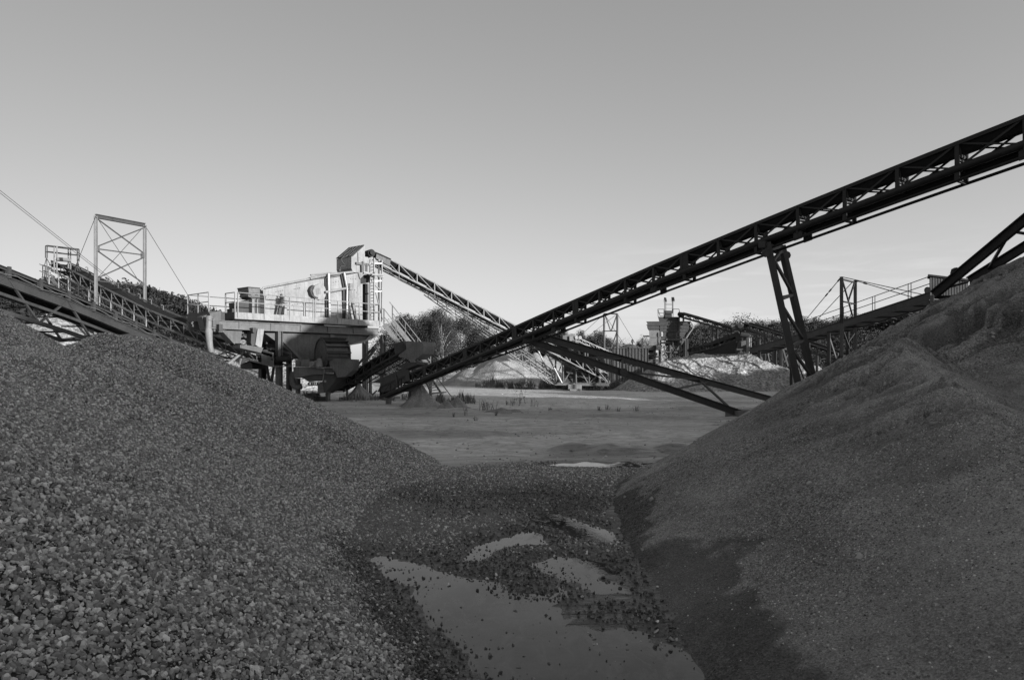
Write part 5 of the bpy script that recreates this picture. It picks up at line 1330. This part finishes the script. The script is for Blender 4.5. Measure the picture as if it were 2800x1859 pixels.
# discharge chutes at the left end
mb = MB(); mb.prism([oz('D',x,y,.8) for x,y in ((530,290),(875,290),(835,560),(735,560))], VV*.9); mb.bar(oz('D',470,275,.7), oz('D',735,560,.7), .06, .16); SP.part('side_chute', mb, 'plant')
mb = MB(); mb.prism([oz('D',x,y,.35) for x,y in ((1175,280),(1300,285),(1245,660),(1130,590))], VV*.5); SP.part('down_chute', mb, 'light')
mb = MB(); mb.prism([oz('D',x,y,.45) for x,y in ((1055,270),(1165,290),(1130,600),(1060,610),(1040,550))], VV*.5); mb.bar(oz('D',1085,260,.30), oz('D',1085,350,.30), .3, .2, up=UU); mb.bar(oz('D',430,190,.30), oz('D',430,325,.30), .3, .2, up=UU); SP.part('inner_chute', mb, 'dark')
mb = MB(); mb.prism([oz('D',x,y,.2) for x,y in ((830,590),(1000,600),(1285,645),(1240,745),(1000,690),(830,650))], VV*.8); SP.part('catch_tray', mb, 'plant')
# left end: bracket box and the bent rubber hose
mb = MB(); mb.prism([oz('A',x,y,.9) for x,y in ((240,830),(455,780),(455,975),(330,985),(250,960))], VV*.8); mb.prism([oz('A',x,y,1.0) for x,y in ((90,900),(180,860),(190,1150),(150,1150))], VV*.6); mb.bar(oz('A',270,1020,.6), oz('A',400,1030,.6), .3, .42); SP.part('end_box', mb, 'plant')
hs = MB(); hs.path([oz('A',x,y,.6) for x,y in ((225,880),(220,1000),(215,1120))]+[oz('D',x,y,.5) for x,y in ((220,330),(230,500),(250,640),(280,760),(320,860),(390,950))]+[oz('D',430,1010,.5)], [.15,.14,.15,.19,.16,.145,.14,.13,.12,.12], 12)
single('discharge_pipe', hs, 'grey', 'fat bent pipe curving down from the left end of the screening deck', 'pipe', smooth=True)
# railings
def rail(name, pts_, parent, mat='galv', h1=1.05, h2=.55, posts=1.9, r_=.026, foot=.0):
    mb = MB()
    for z in (h1, h2): mb.path([p+UP*z for p in pts_], r_, 6)
    for a in resample(pts_, posts): mb.bar(a+UP*foot, a+UP*(h1+.01), .05, .05)
    return parent.part(name, mb, mat)
g1 = oz('A',2250,800,0); g2 = oz('B',290,1400,0)
ur = lambda p: ucoord(p)
rail('railing', [L(.15,-.03,DZ), L(ur(g1),-.03,DZ)], SP, foot=-.28, posts=1.75)
rail('railing', [L(ur(g2),-.03,DZ), L(LEN-.1,-.03,DZ)], SP, foot=-.28, posts=1.8)
rail('railing', [L(0,.0,DZ), L(0,1.0,DZ)], SP, posts=.9); rail('railing', [L(-.9,3.45,DZ), L(-.9,1.05,DZ)], SP, posts=1.1); rail('railing', [L(-.85,3.45,DZ), L(LEN,3.45,DZ)], SP, 'mid', posts=2.2)
rail('railing', [L(LEN,.1,DZ), L(LEN,1.0,DZ)], SP, posts=.9)
# --- vibrating screen box on the deck
VS = Thing('vibrating_screen', 'big pale slanted vibrating screen box streaked with dirt on the platform deck', 'machine', L(5.2,1.8,DZ))
side = [oz('2',x,y,1.0) for x,y in ((688,476),(1100,398),(1300,372),(1503,333),(1522,395),(1527,545),(1540,560),(1540,722),(700,722))]
for p in side[-2:]: p.z = DZ+.02
mb = MB(); mb.prism(side, VV*1.75); sp_ = VS.part('side_plate', mb, 'light')
mb = MB(); ow = -VV
for (x,y) in [(800+18*k,495-4*k) for k in range(4)]+[(955+15*k,472-3*k) for k in range(4)]+[(940+22*k,605-3*k) for k in range(6)]+[(1290+22*k,415-5*k) for k in range(3)]+[(1440+20*k,384) for k in range(3)]+[(740,520),(745,560),(760,600),(880,530),(885,560),(1475,480),(1490,500)]:
    p = oz('2',x,y,.995); mb.tube(p, p+ow*.03, .035, 6)
VS.part('bolt', mb, 'grey', sp_)
oc = oz('2',1163,497,.98); R8 = (oz('2',1222,497,.98)-oc).length
mb = MB(); mb.lathe(oc, VV, [(.02,-.14),(R8,-.14),(R8,.02),(.02,.02)], 8); bh = VS.part('bearing_cover', mb, 'light')
mb = MB(); c_ = [oz('2',x,y,.83) for x,y in ((1136,470),(1180,462),(1187,512),(1143,520))]; mb.prism(c_, VV*.06); VS.part('square_plate', mb, 'grey', bh)
mb = MB(); ar = [oz('2',x,y,.80) for x,y in ((1113,445),(1098,458),(1087,482),(1098,518),(1122,540),(1148,552))]
for a, b in zip(ar[:-1], ar[1:]): mb.bar(a, b, .22, .10, ext=.02)
VS.part('belt_guard', mb, 'dark')
mb = MB()
for (x0,y0,x1,y1) in ((1228,380,1235,718),(1360,345,1385,470),(1378,470,1385,725),(1410,480,1418,728)): mb.bar(oz('2',x0,y0,.90), oz('2',x1,y1,.90), .12, .17, up=UU)
VS.part('stiffener', mb, 'dark')
mb = MB()
for ps in (((1250,338),(1255,560),(1260,720)),((1383,330),(1410,470),(1406,725))): mb.path([oz('2',x,y,.70) for x,y in ps], .085, 8)
mb.tube(oz('2',1222,498,.68), oz('2',1400,465,.68), .075, 8)
VS.part('support_tube', mb, 'galv')
mb = MB(); mb.path([oz('2',x,y,.95) for x,y in ((672,485),(690,462),(720,456),(1085,385))], .06, 8); mb.path([oz('2',x,y,.95) for x,y in ((1090,382),(1270,345),(1460,325))], .075, 8); mb.tube(oz('2',1095,352,1.2), oz('2',1275,333,1.2), .05, 8)
VS.part('spray_pipe', mb, 'galv')
mb = MB(); mb.prism([oz('2',x,y,1.02) for x,y in ((1100,397),(1225,350),(1350,338),(1350,350),(1225,378))], VV*1.6); VS.part('top_cover', mb, 'dark')
mb = MB(); mb.prism([oz('2',x,y,.9) for x,y in ((1505,333),(1555,335),(1552,352),(1520,385))], VV*1.6); VS.part('feed_lip', mb, 'grey')
def spring(x, y0, y1, mat):
    mb = MB(); n = 5; a, b = oz('2',x,y0,.55), oz('2',x,y1,.55); prof = []
    Ls = (a-b).length; 
    for k in range(n): 
        z = Ls*k/n; prof += [(.09,z),(.16,z+Ls*.04),(.16,z+Ls*.11),(.09,z+Ls*.15)]
    mb.lathe(b, UP, prof, 12); return VS.part('spring', mb, mat)
spring(848, 533, 592, 'dark'); spring(1437, 420, 482, 'galv')
mb = MB(); mb.bar(oz('2',848,530,.55), oz('2',840,515,.55), .10, .10); mb.bar(oz('2',840,600,.55), oz('2',822,690,.55), .14, .16, up=UU); mb.bar(oz('2',820,597,.55), oz('2',890,594,.55), .2, .04); VS.part('spring_leg', mb, 'dark')
mb = MB(); q0 = oz('2',1437,485,.55); mb.prism([oz('2',x,y,.5) for x,y in ((1428,484),(1446,484),(1475,575),(1425,580))], VV*.25); mb.bar(oz('2',1455,590,.45), oz('2',1485,735,.45), .16, .16, up=UU); VS.part('spring_leg', mb, 'grey')
mb = MB(); mb.prism([oz('2',x,y,.6) for x,y in ((875,615),(890,615),(892,690),(868,690))], VV*.2); VS.part('deck_bracket', mb, 'light')
mb = MB(); mb.prism([oz('2',x,y,.92) for x,y in ((1455,560),(1535,535),(1540,735),(1430,735))], VV*.06); VS.part('lower_skirt', mb, 'light')
# --- feed chute box above it
FC = Thing('feed_chute', 'tall pale chute box with a perforated sloping lid above the vibrating screen', 'chute', oz('B',1100,605,1.0))
fc = [oz('B',x,y,.95) for x,y in ((1003,302),(1030,292),(1125,203),(1262,82),(1268,300),(1330,310),(1330,395),(1205,465),(1195,605),(1038,605),(1003,520))]
mb = MB(); mb.prism(fc, VV*1.55); FC.part('shell', mb, 'light')
mb = MB(); a0, a1 = oz('B',1006,296,.93), oz('B',1258,78,.93)
lid_n = (a1-a0).cross(VV).normalized(); lid_n = lid_n if lid_n.z > 0 else -lid_n
mb.prism([a0+lid_n*.01, a1+lid_n*.01, a1+lid_n*.05, a0+lid_n*.05], VV*1.6); FC.part('lid', mb, 'dark')
mb = MB()
for k in range(9):
    for j in range(4):
        c = a0.lerp(a1, .08+.1*k)+VV*(.22+.36*j)+lid_n*.055; mb.lathe(c, lid_n, [(.02,0),(.05,0),(.05,.012),(.02,.012)], 6)
FC.part('lid_bolt', mb, 'light')
mb = MB(); mb.bar(oz('B',1130,215,.92), oz('B',1136,400,.92), .04, .05, up=UU); mb.bar(oz('B',1090,425,.85), oz('B',1340,460,.85), .12, .14); mb.bar(oz('B',1205,455,.8), oz('B',1210,605,.8), .08, .08); mb.bar(oz('B',1232,395,.8), oz('B',1232,605,.8), .1, .12); mb.bar(oz('B',1300,430,.8), oz('B',1300,600,.8), .1, .12); FC.part('frame_bar', mb, 'mid')
mb = MB(); mb.path([oz('B',x,y,.9) for x,y in ((930,285),(820,325),(808,350),(825,400),(880,460))], .035, 6); mb.path([oz('B',x,y,.9) for x,y in ((880,480),(810,484),(788,505),(784,605))], .035, 6); mb.lathe(oz('B',776,565,.9), UP, [(.02,-.08),(.08,-.05),(.08,.05),(.02,.08)], 8); FC.part('water_pipe', mb, 'dark')
# dark pan and pillar under the feed chute
FT = Thing('ladder_tower', 'slim lattice tower with a caged ladder beside the feed chute', 'ladder', L(LEN-.4,1.0,DZ))
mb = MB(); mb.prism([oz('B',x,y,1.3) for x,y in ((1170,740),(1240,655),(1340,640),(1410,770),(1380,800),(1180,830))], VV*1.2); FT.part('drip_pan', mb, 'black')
for x,w_,mt,v_ in ((1280,.28,'black',1.7),(1320,.10,'mid',1.5)):
    mb = MB(); p = oz('B',x,830,v_); mb.bar(p, V((p.x,p.y,DZ)), w_, w_, up=UU); FT.part('pillar', mb, mt)
mb = MB()
for x,yt,v_ in ((1372,360,.9),(1446,330,.6),(1538,350,.9),(1598,370,.6)):
    p = oz('B',x,yt,v_); mb.bar(p, V((p.x,p.y,DZ)), .08, .08, up=UU)
for y in (440,690,780,980,): mb.bar(oz('B',1372,y,.9), oz('B',1598,y-10,.6), .07, .09)
for (x0,y0,x1,y1) in ((1446,500,1500,700),(1480,1000,1580,1400),(1470,860,1600,980),(1370,400,1440,350),(1350,460,1380,350)): mb.bar(oz('B',x0,y0,.75), oz('B',x1,y1,.75), .06, .06)
FT.part('post', mb, 'galv')
mb = MB()
for k in range(19): 
    y = 440+k*60; a, b = oz('B',1372,y+6,.9), oz('B',1440,y,.62); mb.bar(a, b, .035, .035)
FT.part('rung', mb, 'grey')
mb = MB()
for y in (640,710): mb.prism([oz('B',x,yy,.5) for x,yy in ((1460,y-40),(1510,y-42),(1510,y+10),(1460,y+12))], VV*.2)
mb.bar(oz('B',1240,600,.8), oz('B',1630,700,.55), .12, .12); mb.bar(oz('B',1380,650,.55), oz('B',1620,655,.55), .3, .1); FT.part('bracket', mb, 'light')
# --- motor / discharge box on the left of the deck
DB = Thing('discharge_box', 'small roofed steel box with a louvred front at the left end of the screening deck', 'box', L(1.2,1.3,DZ))
f = [oz('A',x,y,.75) for x,y in ((990,325),(1215,345),(1220,440),(1000,430))]; mb = MB(); mb.prism(f, VV*1.15); DB.part('hood', mb, 'mid')
rf = MB(); rf.bar(oz('A',985,322,.73)+VV*.58, oz('A',1218,342,.73)+VV*.58, 1.22, .05); DB.part('roof', rf, 'dark')
mb = MB(); mb.prism([oz('A',x,y,.8) for x,y in ((1000,432),(1220,442),(1215,548),(1065,545),(985,500))], VV*1.0, .9); DB.part('lower_hood', mb, 'mid')
mb = MB()
for x0 in (1000,1128): mb.prism([oz('A',x,y,.77) for x,y in ((x0,480),(x0+18,430),(x0+55,485))], VV*.04)
DB.part('gusset', mb, 'dark')
mb = MB(); lp_ = [oz('A',x,y,.85) for x,y in ((1065,550),(1212,552),(1205,830),(1065,830))]
for p in lp_[2:]: p.z = DZ
mb.prism(lp_, VV*.6); DB.part('pedestal', mb, 'grey')
mb = MB(); mb.bar(oz('A',1135,560,.83), oz('A',1135,828,.83), .04, .10, up=UU); mb.bar(oz('A',1207,560,.83), oz('A',1205,828,.83), .04, .10, up=UU); DB.part('pedestal_rib', mb, 'dark')
mb = MB(); mb.prism([oz('A',x,y,.9) for x,y in ((1210,490),(1345,490),(1310,620),(1325,830),(1225,830),(1230,640))], VV*.9); DB.part('throat', mb, 'black')
mb = MB(); mb.prism([oz('A',x,y,1.2) for x,y in ((750,620),(870,600),(1060,560),(1060,830),(800,830),(760,720))], VV*.8); mb.bar(oz('A',620,790,.9), oz('A',880,800,.9), .5, .25); DB.part('side_casing', mb, 'dark')
# --- stairs at the right end
ST = Thing('stairs', 'steel stairs with handrails coming down from the right end of the screening deck', 'stairs', on(1110,1050,0))
s0, s1 = P(1050,887,44.2), P(1152,1018,45.0); q0, q1 = P(1073,877,44.9), P(1177,1008,45.7)
for a, b in ((s0,s1),(q0,q1)):
    mb = MB(); mb.bar(a, b, .06, .30); ST.part('stringer', mb, 'mid')
mb = MB()
for k in range(14): mb.bar(s0.lerp(s1,(k+.5)/14), q0.lerp(q1,(k+.5)/14), .15, .035)
ST.part('tread', mb, 'grey')
mb = MB()
for a, b in ((s0,s1),(q0,q1)):
    for z in (1.0,.5): mb.bar(a+UP*z, b+UP*z, .05, .05)
    for u in (0,.33,.66,1): mb.bar(a.lerp(b,u), a.lerp(b,u)+UP*1.02, .05, .05)
mb.bar(s0+UP*1.0, s0+UP*1.0-UU*.4, .05, .05); mb.bar(q0+UP*1.0, q0+UP*1.0-(q1-q0).normalized()*.3, .05, .05)
ST.part('handrail', mb, 'mid')
mb = MB()
for p in (s1, q1): mb.bar(p, V((p.x,p.y,0)), .14, .14)
mb.bar(s1, q1, .12, .12); mb.bar(q1, q1+V((1.6,.4,-2.2)), .06, .06)
ST.part('post', mb, 'mid')
def ZW(z, x, y, d): return ZP(z, x, y, d-1.7)
# --- bucket wheel dewaterer
BW = Thing('bucket_wheel', 'old bucket wheel dewaterer with a dusty disc, tank and chute beside the plant legs', 'machine', V((ZW('C',520,900,41.3).x,41.5,0)))
ax_ = V((.80,.60,0)).normalized(); cw = ZW('C',500,465,40.6); Rw = 230/5.135/F*40.6
mb = MB(); mb.lathe(cw, ax_, [(.05,-.06),(.20,-.06),(.22,0),(Rw*.94,0),(Rw*.94,.05),(.05,.05)], 36); BW.part('disc', mb, 'plant')
mb = MB(); mb.lathe(cw+ax_*1.38, ax_, [(.05,0),(Rw*.94,0),(Rw*.94,.05),(.05,.05)], 36); BW.part('disc', mb, 'mid')
mb = MB(); mb.lathe(cw+ax_*.06, ax_, [(Rw*.55,0),(Rw*.80,0),(Rw*.80,1.3),(Rw*.55,1.3)], 32); BW.part('drum', mb, 'plant')
xw = V((-ax_.y,ax_.x,0))
for k in range(16):
    an = 2*math.pi*k/16+.1; dr1 = (xw*math.cos(an)+UP*math.sin(an)); tg = (-xw*math.sin(an)+UP*math.cos(an))
    if dr1.z < -.35: continue
    mb = MB(); p = cw+dr1*Rw*.82; mb.prism([p, p+dr1*Rw*.22+tg*.16, p+dr1*Rw*.22+tg*.20, p+tg*.08], ax_*1.42)
    BW.part('bucket', mb, 'dark')
mb = MB()
for k in range(36):
    an = 2*math.pi*k/36; dr1 = (xw*math.cos(an)+UP*math.sin(an)); rr3 = Rw*(.94+.05*((k*7)%3)/2); mb.bar(cw+dr1*Rw*.90-ax_*.02, cw+dr1*rr3-ax_*.02, .04, .20, up=xw*math.sin(an)*-1+UP*math.cos(an))
BW.part('rim_plate', mb, 'dark')
wv = V((.15,.95,0)).normalized()
def bwp(name, pts_, d_, off, mat, ins=None):
    mb = MB(); mb.prism([ZW('C',x,y,d_) for x,y in pts_], wv*off, ins); return BW.part(name, mb, mat)
bwp('side_box', ((140,530),(215,525),(215,630),(140,630)), 40.9, 1.0, 'mid'); bwp('side_box', ((218,540),(340,520),(345,628),(218,628)), 40.6, 1.0, 'mid')
bwp('tank', ((110,632),(440,640),(445,650),(680,640),(690,720),(560,725),(500,740),(430,735),(120,790)), 40.2, 2.0, 'plant')
bwp('tank_bottom', ((240,785),(430,737),(500,742),(700,726),(735,780),(640,900),(570,995),(545,990),(520,830),(330,840)), 40.3, 1.7, 'dark', .85)
bwp('outlet_chute', ((612,518),(690,516),(952,528),(942,680),(845,765),(735,782),(690,690),(625,630)), 40.0, .9, 'plant')
bwp('leg_box', ((455,860),(530,850),(560,990),(455,1005)), 40.6, .8, 'mid')
mb = MB(); mb.path([ZW('C',x,y,41.2) for x,y in ((110,700),(100,780),(105,870),(130,905),(180,912),(230,905))], .17, 10); BW.part('drain_pipe', mb, 'mid', smooth=True)
mb = MB(); mb.tube(ZW('C',358,592,39.9), ZW('C',425,590,40.2), .16, 14); mb.tube(ZW('C',425,590,40.2), ZW('C',440,590,40.25), .21, 14); mb.lathe(ZW('C',475,575,40.0), UP, [(.1,-.3),(.2,-.2),(.2,.1),(.12,.15),(.12,.25)], 12); BW.part('drive_motor', mb, 'grey', smooth=False)
mb = MB(); mb.path([ZW('C',x,y,40.0) for x,y in ((440,650),(545,655),(545,700),(525,830))], .02, 6); mb.bar(ZW('C',575,722,40.0), ZW('C',680,722,40.0), .05, .06); mb.bar(ZW('C',440,645,40.05), ZW('C',660,640,40.1), .2, .05); mb.bar(ZW('C',550,835,39.9), ZW('C',572,835,39.9), .1, .12); BW.part('fitting', mb, 'grey')
mb = MB()
for x in (330,520): mb.bar(ZW('C',x,850,40.9), ZW('C',x,890,40.9), .07,.07)
mb.bar(ZW('C',330,850,40.9), ZW('C',525,848,40.9), .07,.05); mb.bar(ZW('C',330,888,40.9), ZW('C',525,888,40.9), .07,.05)
for x in (370,395,420,450): mb.bar(ZW('C',x,850,40.9), ZW('C',x,888,40.9), .05,.05)
for x in (180,600): p = ZW('C',x,790,41.6); mb.bar(p, V((p.x,p.y,-.05)), .2, .2)
BW.part('sub_frame', mb, 'mid')
# planks and slabs at its foot
for i,(x0,y0,x1,y1,d_,hh) in enumerate(((110,1010,330,1000,41.0,.14),(250,1060,410,1055,39.6,.3),(340,1000,460,1010,40.2,.16),(440,1020,590,1050,40.4,.2))):
    mb = MB(); a, b = ZP('C',x0,y0,d_), ZP('C',x1,y1,d_); a.z = b.z = (.08,.15,.40,.16)[i]; mb.bar(a, b, .7, hh)
    single('timber_baulk', mb, 'wood', ('long low timber baulk behind the shoulder of the left gravel heap','thick slab lying closest to the left gravel heap below the bucket wheel','short timber baulk lying on top of the others below the bucket wheel','dark timber baulk under the tail of the short conveyor')[i], 'timber')
mb = MB(); a, b = ZP('C',820,1105,42.4), ZP('C',1560,1110,42.0); a.z = b.z = .05; mb.bar(a, b, 1.6, .22); single('concrete_slab', mb, 'conc', 'low concrete slab under the stand of the short dark conveyor', 'slab')
mb = MB(); mb.path([ZP('C',x,y,39.0) for x,y in ((1475,985),(1470,1050),(1475,1110),(1490,1150),(1510,1165))], .05, 8); single('rubber_hose', mb, 'belt', 'loose rubber hose hanging to the ground under the tail of the long conveyor', 'hose', smooth=True)
LD = Thing('steel_ladder', 'short steel ladder leaning below the tail of the long dark conveyor', 'ladder', V((ZP('C',2110,1010,38).x,38,0)))
la, lb, lc, ld_ = ZP('C',1985,860,38.2), ZP('C',2055,1015,37.8), ZP('C',2070,820,38.8), ZP('C',2195,1010,38.4)
for a, b in ((la,lb),(lc,ld_)):
    mb = MB(); mb.bar(a, b, .06, .10); LD.part('stile', mb, 'mid')
mb = MB()
for k in range(5): mb.bar(la.lerp(lb,.12+.19*k), lc.lerp(ld_,.12+.19*k), .10, .035)
mb.bar(ZP('C',2030,1012,37.6), ZP('C',2240,985,38.4), .3, .05); LD.part('rung', mb, 'grey')
bpy.context.view_layer.update()
